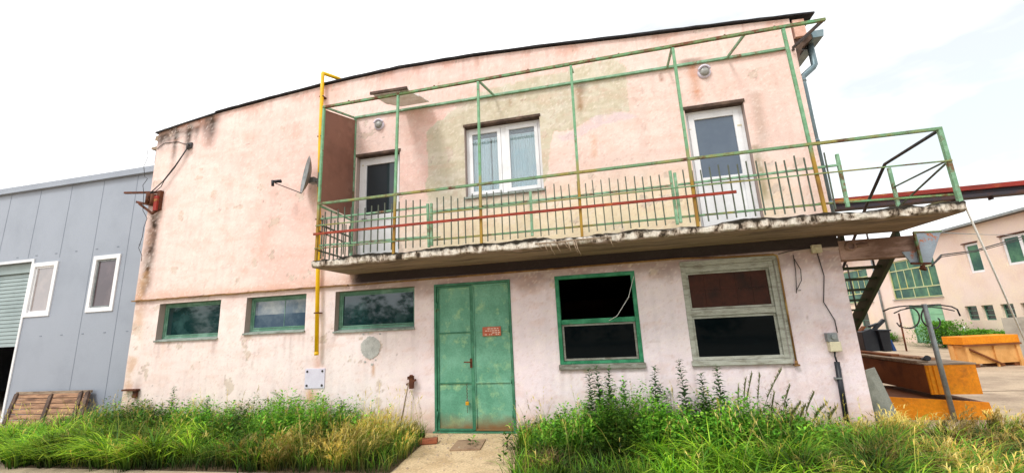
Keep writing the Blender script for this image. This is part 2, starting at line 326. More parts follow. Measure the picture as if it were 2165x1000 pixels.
# ------------------------------------------------------------------ the house
ROOF = [(-10.35,6.76),(-9.4,6.90),(-8.5,7.02),(-7.0,7.14),(-5.5,7.24),(-3.8,7.30),(-2.2,7.26),(-0.7,7.17),(0.7,7.06),(2.0,6.97),(3.2,6.89),(4.05,6.82)]
def roof_z(x): return np.interp(x, [p[0] for p in ROOF], [p[1] for p in ROOF])
XL, XR, DEPTH = -10.23, 3.66, 13.0
house = thing('factory_building', 'two storey pink rendered building with curved roof, green double door and long rusty balcony', 'building', (-3.3, 0, 0))
# openings: name, x0, x1, z0, z1
OPEN = dict(w1=(-9.54,-7.92,1.83,2.61), w2=(-7.275,-5.85,1.885,2.61), w3=(-5.19,-3.50,1.83,2.60), w4=(-0.82,0.555,1.04,2.595), w5=(1.30,2.71,1.04,2.595),
            door=(-3.10,-1.63,0.0,2.60), u1=(-4.80,-3.82,3.0,5.42), uw=(-2.42,-0.894,4.215,5.73), u2=(1.72,2.69,3.0,5.42))
def lines(lo, hi, step, extra):
    pts = sorted(set([lo, hi] + extra)); out = []
    for a, b in zip(pts[:-1], pts[1:]):
        n = max(1, int(round((b-a)/step))); out += [a+(b-a)*i/n for i in range(n)]
    return np.array(out+[hi])
def facade_paint(x, z):
    n1 = fbm(x, z, 1, 1.6); n2 = fbm(x, z, 5, 0.35); n3 = fbm(x, z, 9, 0.09, 3); n4 = fbm(x, z, 21, 4.0, 3)
    wx = x + (fbm(x, z, 31, 0.3)-0.5)*0.28; wz = z + (fbm(x, z, 37, 0.3)-0.5)*0.28
    c = lambda r, g, b: np.array(srgb(r, g, b))*0.93
    up = c(241,206,196)[None]*np.ones((len(x), 1)); low = c(246,228,226)[None]*np.ones((len(x), 1))
    t = sstep(0.35, 0.65, n1)[:, None]
    up = up*(1-t) + c(245,219,210)*t
    k = 0.28*sstep(0.48, 0.8, n2)[:, None]; up = up*(1-k) + c(234,186,168)*k
    # cleaner, cooler paint above the right end of the balcony
    k = (sstep(-2.5, 1.5, x)*0.55)[:, None]; up = up*(1-k) + c(242,214,202)*k
    low = low*(1-0.55*t) + c(248,238,238)*0.55*t
    k = (sstep(-4.5, -2.0, x)*0.7)[:, None]; low = low*(1-k) + c(243,229,236)*k
    k = (sstep(-4, -9, x)*0.75)[:, None]; low = low*(1-k) + c(248,226,218)*k
    k = (0.30*sstep(0.5, 0.85, n2))[:, None]; low = low*(1-k) + c(236,210,206)*k
    u = sstep(2.69, 2.735, z)[:, None]; col = low*(1-u) + up*u
    def blend(mask, rgb, s=1.0):
        nonlocal col
        m = (np.clip(mask, 0, 1)*s)[:, None]; col = col*(1-m) + c(*rgb)*m
    def inpoly(px, pz, poly):
        r = np.zeros(len(px), bool); n = len(poly)
        for i in range(n):
            (x1, z1), (x2, z2) = poly[i], poly[(i+1) % n]
            cnd = ((z1 > pz) != (z2 > pz)) & (px < (x2-x1)*(pz-z1)/((z2-z1) if z2 != z1 else 1e-9)+x1); r ^= cnd
        return r.astype(float)
    # cream band at the foot of the upper wall
    blend(sstep(4.7, 3.5, wz)*sstep(2.9, 3.05, z)*sstep(-4.7, -2.6, wx)*sstep(3.9, 2.2, wx), (246,232,190), 0.75)
    # bare mortar where the upper wall was repaired
    p1 = [(-3.2,5.75),(-3.22,4.55),(-3.0,3.0),(-0.9,3.0),(-0.9,4.3),(-0.72,4.95),(-0.65,5.32),(0.0,5.40),(0.3,5.5),(0.8,5.52),(0.8,6.45),(0.6,6.66),(-0.3,6.6),(-1.6,6.5),(-2.4,6.33)]
    rep = inpoly(wx*0.6+x*0.4, wz*0.6+z*0.4, p1)*(z > 3.95)
    rep2 = rep*sstep(3.8, 4.6, z+0.5*n1)
    blend(rep2, (212,204,180), 0.95); blend(rep2*sstep(0.4, 0.7, n2), (222,216,200), 0.6); blend(rep2*sstep(0.5, 0.62, n3), (180,168,138), 0.35)
    blend(inpoly(wx, wz, [(-0.6,5.2),(0.2,5.55),(1.0,5.45),(0.9,5.28),(0.2,5.3),(-0.3,5.1)])*sstep(0.42, 0.55, n2), (226,208,210), 0.8)
    # grime streaks below the coping
    for (sx, wd, ln, st) in [(-10.08,.18,.55,.8),(-9.68,.08,1.1,.95),(-9.86,.07,.5,.6),(-9.30,.10,1.0,1.0),(-9.08,.08,.6,.7),(-8.66,.17,.8,1.0),(-8.85,.08,.5,.6),(-9.4,.5,.35,.6),(-10.0,.3,.3,.6)]:
        zt = roof_z(x)-0.02; m = np.exp(-((x-sx+0.05*(n1-.5))/wd)**2)*sstep(ln*(0.9+0.8*n2), 0.12, zt-z)
        blend(m*(0.75+0.6*n3), (52,42,34), st)
    blend(sstep(0.5*n2+0.12, 0, roof_z(x)-z)*sstep(-8.2, -8.8, x), (96,72,54), 0.6)
    blend(sstep(0.30, 0.02, roof_z(x)-z)*sstep(0.4, 0.7, n2), (196,140,116), 0.5)
    # mould run below the rusty bracket
    m = np.exp(-((x+9.98+0.10*(n1-.5))/0.15)**2)*sstep(4.85, 4.6, z)*sstep(2.75, 3.6, z+0.7*n2)
    blend(m*(0.4+n3), (84,58,34), 1.0); blend(np.exp(-((x+9.95)/0.08)**2)*sstep(4.8, 4.5, z)*sstep(3.3, 4.0, z)*n3*1.5, (38,28,22), 0.9)
    blend(np.exp(-((x+10.08)/0.16)**2)*sstep(0.45, 0.6, n2)*sstep(4.6, 3.0, z), (206,164,120), 0.6)
    blend(np.exp(-((x+9.85)/0.10)**2)*sstep(1.2, 0.9, z)*sstep(0.2, 0.6, z)*n2*1.6, (110,84,60), 0.7)
    # rust runs
    for (sx, zt, zb, wd, st, rgb) in [(1.98,6.30,5.45,.09,.75,(206,130,80)),(1.95,6.42,6.25,.22,.8,(112,70,44)),(-0.10,6.2,5.55,.07,.75,(150,108,66)),(-0.05,6.3,6.0,.1,.6,(84,66,44)),
              (1.42,6.22,5.95,.03,.8,(150,84,48)),(-5.62,.80,.45,.12,.8,(206,150,88)),(-5.5,1.42,1.1,.09,.5,(206,140,110)),(-4.32,1.2,.92,.035,.7,(196,140,90)),(2.9,5.6,4.4,.10,.35,(140,120,90)),
              (2.76,4.6,3.4,.07,.7,(120,120,80)),(0.1,5.2,4.6,.06,.35,(206,156,110)),(-1.45,6.2,5.9,.05,.5,(150,110,70)),(-9.3,2.4,1.4,.05,.25,(214,166,110)),(-6.9,4.2,3.4,.2,.2,(206,160,130))]:
        m = np.exp(-((x-sx+0.06*(n1-.5))/wd)**2)*sstep(zb, zb+0.35*(zt-zb), z+0.2*(n2-.5))*sstep(zt, zt-0.06, z)
        blend(m*(0.5+0.8*n3), rgb, st)
    # grime below the seam and the balcony, dirt at the base
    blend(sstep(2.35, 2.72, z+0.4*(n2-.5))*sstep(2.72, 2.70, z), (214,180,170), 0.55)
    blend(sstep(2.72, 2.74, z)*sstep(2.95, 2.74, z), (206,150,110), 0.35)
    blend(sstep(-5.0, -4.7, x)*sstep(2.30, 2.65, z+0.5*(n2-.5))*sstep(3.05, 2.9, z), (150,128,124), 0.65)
    blend(sstep(2.7, 3.3, x+0.5*(n1-.5))*sstep(0.45, 0.62, n2)*sstep(2.9, 1.2, z)*sstep(0.5, 2.2, z), (206,186,184), 0.5)
    blend(sstep(0.55, 0.05, z+0.4*(n2-.5)), (226,190,150), 0.6); blend(sstep(0.16, 0.02, z+0.12*(n2-.5)), (130,110,90), 0.6)
    blend(sstep(0.56, 0.66, n2)*sstep(0.55, 0.7, n3), (200,152,132), 0.14)
    # thin drip lines from the roof edge, the sills and the lintels
    rs = np.random.default_rng(4)
    for q in range(46):
        sx = rs.uniform(-8.4, 3.6); ln = rs.uniform(.15, .9); wd = rs.uniform(.012, .035); zt = roof_z(x)-0.02
        blend(np.exp(-((x-sx+0.03*(n1-.5))/wd)**2)*sstep(ln*(0.8+0.5*n2), 0.0, zt-z)*(z > 5)*(0.5+n3), (166,126,112), 0.20)
    for (a0, b0, z0) in ((-9.54,-7.92,1.80),(-7.275,-5.85,1.855),(-5.19,-3.50,1.80),(-.84,.575,1.0),(1.28,2.73,1.0),(-2.44,-.87,4.19)):
        for sx in [a0+.01, b0-.01]+list(rs.uniform(a0, b0, 4)):
            ln = rs.uniform(.2, .75); wd = rs.uniform(.012, .04)
            blend(np.exp(-((x-sx+0.03*(n1-.5))/wd)**2)*sstep(z0-ln, z0-.05, z+0.15*(n2-.5))*(z < z0)*(0.5+n3), (160,132,124), 0.26)
        blend(sstep(0.10, 0.0, z0-z)*(z < z0+.01)*(x > a0)*(x < b0), (160,136,130), 0.40)  # band of darker colour just below each sill
    vs = fbm(x, z, 131, 0.09, 3, 1.6); col = col*(1-0.06*sstep(0.5, 0.75, vs))[:, None]
    # flaked paint with sharp outlines, mostly low down and at the corners
    fl = fbm(x, z, 161, 0.42, 6); wfl = np.clip(sstep(0.9, 0.1, z)*0.055+np.exp(-((x-3.6)/.35)**2)*0.05+np.exp(-((x+10.1)/.3)**2)*0.05+np.exp(-((z-2.65)/.15)**2)*0.03, 0, .08)
    blend(sstep(0.742-wfl, 0.748-wfl, fl), (214,196,180), 0.8); blend(sstep(0.736-wfl, 0.741-wfl, fl)*sstep(0.750-wfl, 0.744-wfl, fl), (150,122,110), 0.5)
    # small chips and pock marks
    ch = (vnoise(x, z, 77, 0.05) > 0.985) & (vnoise(x, z, 91, 0.6) > 0.5)
    blend(ch.astype(float), (120,96,84), 0.55)
    # trowel marks and hairline dirt
    tr = fbm(x, z, 55, 0.40, 5, 0.13); blend(sstep(0.56, 0.72, tr), (222,182,162), 0.22); blend(sstep(0.44, 0.30, tr), (252,240,232), 0.22)
    sp = rng.random(len(x)); blend((sp > 0.93)*(0.3+0.7*n2), (196,150,128), 0.30); blend((sp < 0.06)*1.0, (252,240,232), 0.35)
    hl = np.abs(fbm(x, z, 101, 1.3, 5)-0.5); blend(sstep(0.005, 0.0, hl)*sstep(0.5, 0.65, n1), (160,122,106), 0.25)
    # shade below the slab painted into the wall colour as a dark strip
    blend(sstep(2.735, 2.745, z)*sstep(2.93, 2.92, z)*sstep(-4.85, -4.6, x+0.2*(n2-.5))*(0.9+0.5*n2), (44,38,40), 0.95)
    return np.clip(col*(0.93+0.13*n3[:, None])*(0.94+0.12*n4[:, None]), 0, 1)
def build_wall():
    ex = [v for o in OPEN.values() for v in o[:2]]; ez = [v for o in OPEN.values() for v in o[2:]] + [2.705, 2.72]
    xs = lines(XL, XR, 0.028, ex); zs = lines(0.0, 6.3, 0.028, [v for v in ez if v > 0]); nz = len(zs)
    top = 18; X = np.repeat(xs[:, None], nz+top, 1); Z = np.zeros_like(X); Z[:, :nz] = zs[None]
    for k in range(top): Z[:, nz+k] = 6.3 + (roof_z(xs)-6.3)*(k+1)/top
    Yv = np.where(Z > 2.712, -0.025, 0.0) + (fbm(X.ravel(), Z.ravel(), 3, 0.5, 4).reshape(X.shape)-0.5)*0.012
    hz = nz+top; idx = np.arange(X.size).reshape(X.shape)
    a = idx[:-1, :-1]; b = idx[1:, :-1]; c2 = idx[1:, 1:]; d = idx[:-1, 1:]
    cx = (X[:-1, :-1]+X[1:, 1:])/2; cz = (Z[:-1, :-1]+Z[1:, 1:])/2; keep = np.ones(cx.shape, bool)
    for (x0, x1, z0, z1) in OPEN.values(): keep &= ~((cx > x0) & (cx < x1) & (cz > z0) & (cz < z1))
    F = np.stack([a[keep], b[keep], c2[keep], d[keep]], 1)
    # reveals
    rv = []; rf = []; rc = []
    n0 = X.size
    for nm, (x0, x1, z0, z1) in OPEN.items():
        yy = -0.025 if nm[0] == 'u' else 0.0; dp = 0.25
        for (p, q) in (((x0,z0),(x0,z1)),((x1,z1),(x1,z0)),((x0,z1),(x1,z1)),((x1,z0),(x0,z0))):
            n = n0+len(rv); rv += [(p[0],yy,p[1]),(q[0],yy,q[1]),(q[0],dp,q[1]),(p[0],dp,p[1])]; rf.append((n, n+1, n+2, n+3))
            rc += [np.array(srgb(176,158,150))*0.9]*4
    # shell behind: sides, back, inner floor between storeys
    def sh(p, colr):
        n = n0+len(rv); rv.extend(p); rf.append((n, n+1, n+2, n+3)); rc.extend([np.array(srgb(*colr))]*4)
    zl, zr = float(roof_z(XL)), float(roof_z(XR))
    sh([(XL,0,0),(XL,DEPTH,0),(XL,DEPTH,zl),(XL,0,zl)], (214,176,158)); sh([(XR,DEPTH,0),(XR,0,0),(XR,0,zr),(XR,DEPTH,zr)], (214,176,158))
    sh([(XR,DEPTH,0),(XL,DEPTH,0),(XL,DEPTH,zl),(XR,DEPTH,zr)], (214,176,158))
    sh([(XL,0.25,2.85),(XR,0.25,2.85),(XR,DEPTH,2.85),(XL,DEPTH,2.85)], (60,58,56))
    V = np.concatenate([np.stack([X.ravel(), Yv.ravel(), Z.ravel()], 1), np.array(rv)]); off = np.array(house.location)
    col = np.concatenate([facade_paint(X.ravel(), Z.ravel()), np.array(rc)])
    me = bpy.data.meshes.new('wall'); faces = np.concatenate([F, np.array(rf)])
    me.vertices.add(len(V)); me.vertices.foreach_set('co', (V-off).ravel())
    me.loops.add(faces.size); me.loops.foreach_set('vertex_index', faces.ravel().astype(np.int32))
    me.polygons.add(len(faces)); me.polygons.foreach_set('loop_start', np.arange(0, faces.size, 4, dtype=np.int32)); me.polygons.foreach_set('loop_total', np.full(len(faces), 4, np.int32))
    me.update(calc_edges=True)
    ca = me.color_attributes.new('Col', 'FLOAT_COLOR', 'POINT'); ca.data.foreach_set('color', np.concatenate([col, np.ones((len(col), 1))], 1).ravel().astype(np.float32))
    me.materials.append(G['wall']); me.validate()
    o = bpy.data.objects.new('wall', me); C.objects.link(o); o.parent = house
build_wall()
# roof: curved shell with a ragged black felt edge over the gable
m = MB(); xs = np.linspace(-8.55, 4.04, 60)
def strip(m, xs, y0, y1, lift, th, jag=0.0):
    top = [(x, float(roof_z(x))+lift+th+random.uniform(-jag, jag)) for x in xs]; bot = [(x, float(roof_z(x))+lift+random.uniform(-jag, jag)) for x in xs]
    for i in range(len(xs)-1):
        m.hexa([(bot[i][0],y0,bot[i][1]),(bot[i+1][0],y0,bot[i+1][1]),(bot[i+1][0],y1,bot[i+1][1]),(bot[i][0],y1,bot[i][1]),
                (top[i][0],y0,top[i][1]),(top[i+1][0],y0,top[i+1][1]),(top[i+1][0],y1,top[i+1][1]),(top[i][0],y1,top[i][1])])
strip(m, xs, -0.085, DEPTH, 0.012, 0.032, 0.006); roof = m.build('roof', 'black', house)
m = MB(); strip(m, np.linspace(-10.30, -8.56, 10), -0.06, DEPTH, 0.004, 0.03, 0.003); m.build('coping', 'darksteel', roof)
m = MB(); m.prism([(3.70,6.47),(3.88,6.47),(3.88,6.80),(3.70,6.81)], 'y', -0.03, 0.14)
m.build('gable_end', 'plain_wall', house)
# boxed eave, gutter and downpipe on the right flank
m = MB(); m.prism([(3.672,6.0),(3.672,6.464),(4.02,6.52),(4.02,6.46),(3.80,6.30)], 'y', 0.03, DEPTH); m.build('eave_box', 'lintel', house)
m = MB(); m.prism([(3.98,6.42),(4.14,6.42),(4.16,6.55),(3.96,6.55)], 'y', 0.0, DEPTH); gut = m.build('gutter', 'zinc', house)
m = MB(); m.tube([(4.02,0.22,6.42),(4.02,0.22,6.02),(3.99,0.22,5.98),(3.80,0.22,5.83),(3.78,0.22,5.78),(3.78,0.22,3.06)], 0.052, 12)
for z in (5.75, 4.6, 3.5): m.tube([(3.78,0.22,z-0.02),(3.78,0.22,z+0.02)], 0.060, 12)
m.build('downpipe', 'zinc', house)
# broken eave end and short pipe on the left corner
m = MB(); m.prism([(-10.36,6.62),(-10.24,6.58),(-10.24,6.74),(-10.34,6.72)], 'y', 0.0, 0.3); m.hexa([(-10.46,0.02,6.40),(-10.24,0.0,6.36),(-10.24,0.3,6.36),(-10.46,0.3,6.40),(-10.46,0.02,6.45),(-10.24,0.0,6.45),(-10.24,0.3,6.45),(-10.46,0.3,6.45)])
m.prism([(-10.33,6.45),(-10.24,6.45),(-10.24,6.58),(-10.30,6.62)], 'y', 0.04, 0.25)
m.build('eave_end', 'woodgrey', house)
m = MB(); m.tube([(-10.32,0.12,6.37),(-10.32,0.12,6.06),(-10.29,0.12,5.98),(-10.20,0.12,5.85)], 0.075, 12); m.build('downpipe', 'zinc', house)
m = MB(); m.tube([(-10.18,0.1,6.80),(-10.18,0.1,6.93)], 0.05, 8); m.tube([(-10.05,0.1,6.82),(-10.05,0.1,6.90)], 0.04, 8); m.build('vent_cap', 'galv', house)
# drip edge along the seam between storeys
m = MB()
xs = np.linspace(XL-0.06, -4.9, 40)
for a, b in zip(xs[:-1], xs[1:]):
    za, zb = 2.712+random.uniform(-.006,.006), 2.712+random.uniform(-.006,.006)
    m.hexa([(a,-0.055,za-0.012),(b,-0.055,zb-0.012),(b,0.002,zb-0.012),(a,0.002,za-0.012),(a,-0.055,za+0.010),(b,-0.055,zb+0.010),(b,-0.02,zb+0.018),(a,-0.02,za+0.018)])
m.build('drip_edge', 'edge', house)

def frame_rect(m, x0, x1, z0, z1, y0, y1, t, tb=None, tt=None):
    tb = tb or t; tt = tt or t
    m.box(x0, x0+t, y0, y1, z0, z1); m.box(x1-t, x1, y0, y1, z0, z1); m.box(x0+t, x1-t, y0, y1, z0, z0+tb); m.box(x0+t, x1-t, y0, y1, z1-tt, z1)
# three low strip windows
for k, (nm, pm) in enumerate((('w1','pane_dark'),('w2','pane_grey'),('w3','pane_dark'))):
    x0, x1, z0, z1 = OPEN[nm]; yf = 0.13
    m = MB(); frame_rect(m, x0+0.002, x1-0.002, z0+0.012, z1-0.002, yf, yf+0.07, 0.055, 0.06, 0.06)
    fr = m.build('window', 'wframe', house, 0.004)
    fr['label'] = ('leftmost low window with a dusty dark pane', 'middle low window with pale grey panes split in two', 'widest low window right of the gas pipe')[k]
    m = MB()
    frame_rect(m, x0+0.062, x1-0.062, z0+0.078, z1-0.066, yf+0.012, yf+0.05, 0.022)
    if nm == 'w2': m.box((x0+x1)/2+0.09, (x0+x1)/2+0.10, yf+0.02, yf+0.045, z0+0.10, z1-0.09)
    m.build('sash', 'wframe', fr, 0.002)
    if nm == 'w2': MB().box(x0+0.084, x1-0.084, yf+0.024, yf+0.0275, z0+0.098, z0+0.36).build('blue_film', 'film', fr)
    m = MB(); m.box(x0+0.08, x1-0.08, yf+0.028, yf+0.034, z0+0.096, z1-0.084); m.build('pane', pm, fr)
    m = MB(); m.hexa([(x0-0.012,-0.035,z0-0.035),(x1+0.012,-0.035,z0-0.035),(x1-0.003,yf,z0-0.02),(x0+0.003,yf,z0-0.02),(x0-0.012,-0.035,z0-0.005),(x1+0.012,-0.035,z0-0.005),(x1-0.003,yf,z0+0.025),(x0+0.003,yf,z0+0.025)])
    m.build('sill', 'sill', fr, 0.003)
# workshop window, bright green, upper light open
x0, x1, z0, z1 = OPEN['w4']; y0 = -0.015; zm = 1.80
m = MB(); frame_rect(m, x0+0.002, x1-0.002, z0+0.05, z1-0.002, y0, 0.10, 0.065, 0.05, 0.065); m.box(x0+0.067, x1-0.067, y0+0.012, 0.09, zm-0.05, zm+0.03)
fr = m.build('window', 'wbright', house, 0.005); fr['label'] = 'green framed window with its upper light open and black inside'
m = MB(); frame_rect(m, x0+0.072, x1-0.072, z0+0.105, zm-0.055, y0+0.03, 0.06, 0.035, 0.035, 0.03); m.build('sash', 'greywood', fr, 0.003)
m = MB(); m.box(x0+0.105, x1-0.105, 0.022, 0.028, z0+0.138, zm-0.083); m.build('pane', 'pane_black', fr)
m = MB(); m.box(x0-0.02, x1+0.02, -0.05, 0.08, z0-0.035, z0+0.048); m.build('sill', 'greywood', fr, 0.006)
m = MB(); m.tube([(x1-0.02,-0.03,z1-0.1),(x1-0.14,-0.03,zm+0.35),(x1-0.36,-0.03,zm+0.05),(x1-0.5,-0.03,zm-0.02)], 0.005, 6); m.build('cord', 'rope', fr)
# workshop window, weathered wood
x0, x1, z0, z1 = OPEN['w5']; zm = 1.83
m = MB(); frame_rect(m, x0+0.002, x1-0.002, z0+0.05, z1-0.002, 0.0, 0.14, 0.075, 0.05, 0.10); m.box(x0+0.077, x1-0.077, 0.012, 0.12, zm-0.05, zm+0.05)
fr = m.build('window', 'palewood', house, 0.005); fr['label'] = 'weathered grey wood window with brown tiles seen through its upper half'
m = MB(); frame_rect(m, x0+0.080, x1-0.080, zm+0.055, z1-0.105, 0.035, 0.075, 0.03); frame_rect(m, x0+0.080, x1-0.080, z0+0.055, zm-0.055, 0.035, 0.075, 0.035); m.build('sash', 'palewood', fr, 0.003)
m = MB(); m.box(x0+0.113, x1-0.113, 0.052, 0.057, z0+0.092, zm-0.092); m.build('pane', 'pane_black', fr)
m = MB()
for i in range(5):
    for j in range(2):
        a = x0+0.11+(x1-x0-0.22)*i/5; b = zm+0.085+(z1-0.135-zm-0.085)*j/2
        m.box(a+0.0012, a+(x1-x0-0.22)/5-0.0012, 0.052+random.uniform(0,.004), 0.07, b+0.0012, b+(z1-zm-0.22)/2-0.0012)
m.build('tiled_panel', 'brickred', fr)
m = MB(); m.box(x0-0.02, x1+0.02, -0.05, 0.08, z0-0.03, z0+0.048); m.build('sill', 'palewood', fr, 0.006)
m = MB(); m.box(x0-0.005, x1+0.05, -0.03, 0.0, z1+0.002, z1+0.085); m.box(x1+0.002, x1+0.05, -0.03, 0.0, z0+0.04, z1+0.002); m.build('casing', 'palewood', fr, 0.004)
# green steel double door
x0, x1, z0, z1 = OPEN['door']
m = MB(); m.box(x0+0.002, x0+0.045, -0.02, 0.14, 0.03, z1-0.002); m.box(x1-0.045, x1-0.002, -0.02, 0.14, 0.03, z1-0.002); m.box(x0+0.045, x1-0.045, -0.02, 0.14, z1-0.045, z1-0.002); m.box(x0-0.03, x1+0.03, -0.04, 0.14, 0.003, 0.028)
dr = m.build('door', 'door_frame', house, 0.004); dr['label'] = 'green steel double door with faded paint'
xm = (x0+x1)/2-0.005
for s, (a, b) in enumerate(((x0+0.05, xm-0.004), (xm+0.006, x1-0.05))):
    m = MB(); nx, nz = 14, 44
    for i in range(nx):
        for j in range(nz):
            xa, xb = a+(b-a)*i/nx, a+(b-a)*(i+1)/nx; za, zb = 0.04+(z1-0.095)*j/nz, 0.04+(z1-0.095)*(j+1)/nz
            f = lambda x, z: (x, 0.030+0.006*math.sin(x*5+z*2.1)*math.sin(z*3.3+s)-0.010*math.exp(-(((x+2.82)/.05)**2+((z-1.1)/.13)**2)), z)
            m.quad(f(xa,za), f(xb,za), f(xb,zb), f(xa,zb))
    lf = m.build('door_leaf', 'door', dr, recalc=False); lf.data.polygons.foreach_set('use_smooth', [True]*len(lf.data.polygons))
    import bmesh
    bm = bmesh.new(); bm.from_mesh(lf.data); bmesh.ops.remove_doubles(bm, verts=bm.verts, dist=1e-4); bmesh.ops.recalc_face_normals(bm, faces=bm.faces); bm.to_mesh(lf.data); bm.free()
    m = MB(); t = 0.035
    frame_rect(m, a, b, 0.035, z1-0.05, 0.006, 0.028, t)
    for z in (0.825, 1.70): m.box(a+t, b-t, 0.010, 0.028, z-0.012, z+0.012)
    m.build('stile', 'door_frame' if s == 0 else 'door', dr, 0.003)
m = MB(); m.box(xm-0.012, xm+0.022, -0.006, 0.006, 0.05, z1-0.06); m.build('cover_strip', 'door_frame', dr, 0.002)
m = MB(); m.box(xm-0.055, xm-0.012, -0.008, 0.006, 1.08, 1.24); m.tube([(xm-0.035,-0.006,1.18),(xm-0.035,-0.06,1.18),(xm-0.15,-0.062,1.185)], 0.010, 8); m.build('door_handle', 'rust', dr)
for (hx, z) in ((x0+0.052,0.30),(x0+0.052,2.2),(x1-0.05,0.30),(x1-0.05,1.72),(x1-0.05,0.86)):
    MB().tube([(hx,-0.012,z-0.06),(hx,-0.012,z+0.06)], 0.014, 8).build('hinge', 'door_frame', dr)
# upstairs doors, white plastic with glazed upper half
for k, nm in enumerate(('u1','u2')):
    x0, x1, z0, z1 = OPEN[nm]; yf = 0.09
    m = MB(); frame_rect(m, x0+0.004, x1-0.004, 3.03, z1-0.03, yf, yf+0.07, 0.055)
    d = m.build('door', 'pvc', house, 0.005); d['label'] = ('left balcony door, white, glass dark', 'right balcony door, white, glass mirroring the sky')[k]
    m = MB(); a, b = x0+0.062, x1-0.062; zs_ = 4.13
    m.box(a, a+0.10, yf-0.012, yf+0.055, 3.09, z1-0.09); m.box(b-0.10, b, yf-0.012, yf+0.055, 3.09, z1-0.09)
    m.box(a+0.10, b-0.10, yf-0.012, yf+0.055, z1-0.19, z1-0.09); m.box(a+0.10, b-0.10, yf-0.012, yf+0.055, zs_-0.11, zs_); m.box(a+0.10, b-0.10, yf-0.012, yf+0.055, 3.09, 3.20)
    m.box(a+0.10, b-0.10, yf+0.012, yf+0.04, 3.20, zs_-0.11)
    m.build('door_leaf', 'pvc', d, 0.004)
    m = MB(); m.box(a+0.10, b-0.10, yf+0.02, yf+0.026, zs_, z1-0.19); m.build('pane', 'pane_room' if k == 0 else 'pane_sky', d)
    m = MB(); m.tube([(b-0.05 if k else a+0.05, yf-0.012, 4.05),(b-0.05 if k else a+0.05, yf-0.05, 4.05),(b-0.16 if k else a+0.16, yf-0.05, 4.05)], 0.010, 8); m.build('door_handle', 'galv', d)
    if k == 1:
        MB().box(b-0.06, b+0.01, yf-0.016, yf-0.013, 5.0, 5.03).build('tape', 'cream', d); MB().box(a-0.01, a+0.03, yf-0.016, yf-0.013, 5.05, 5.065).build('tape', 'cream', d)
    else:
        m = MB(); m.box(a+0.005, a+0.035, yf-0.016, yf-0.013, 5.22, 5.25); m.build('tape', 'cream', d)
    m = MB(); m.box(x0-0.02, x1+0.02, -0.045, 0.08, z1-0.028, z1+0.03); m.build('lintel', 'lintel', d, 0.003)
# upstairs window with pleated curtains
x0, x1, z0, z1 = OPEN['uw']; yf = 0.09
m = MB(); frame_rect(m, x0+0.004, x1-0.004, z0+0.02, z1-0.03, yf, yf+0.07, 0.055); m.box(-1.70, -1.60, yf+0.004, yf+0.066, z0+0.075, z1-0.085)
d = m.build('window', 'pvc', house, 0.005); d['label'] = 'white two leaf window with pale pleated curtains'
for (a, b) in ((x0+0.062, -1.702), (-1.598, x1-0.062)):
    m = MB(); frame_rect(m, a, b, z0+0.08, z1-0.09, yf-0.012, yf+0.05, 0.07); s_ = m.build('sash', 'pvc', d, 0.004)
    m = MB(); m.box(a+0.07, b-0.07, yf+0.018, yf+0.024, z0+0.15, z1-0.16); m.build('pane', 'pane_clear', d)
    m = MB(); n = 44; L0 = a+0.05
    for i in range(n):
        xa, xb = L0+(b-a-0.1)*i/n, L0+(b-a-0.1)*(i+1)/n
        if b < -1.5 and 0.66 < i/n < 0.72: continue
        ya, yb = 0.165+0.018*math.sin(i*1.9)+0.008*math.sin(i*0.7), 0.165+0.018*math.sin((i+1)*1.9)+0.008*math.sin((i+1)*0.7)
        m.quad((xa,ya,z0+0.06),(xb,yb,z0+0.06),(xb,yb,z1-0.26),(xa,ya,z1-0.26))
    m.box(a+0.03, b-0.03, 0.155, 0.175, z1-0.26, z1-0.24)
    m.build('curtain', 'curtain', d)
m = MB(); m.box(x0-0.02, x1+0.02, -0.045, 0.08, z1-0.028, z1+0.025); m.build('lintel', 'lintel', d, 0.003)
m = MB(); m.box(x0-0.02, x1+0.02, -0.06, 0.085, z0-0.02, z0+0.018); m.build('sill', 'sill', d, 0.003)

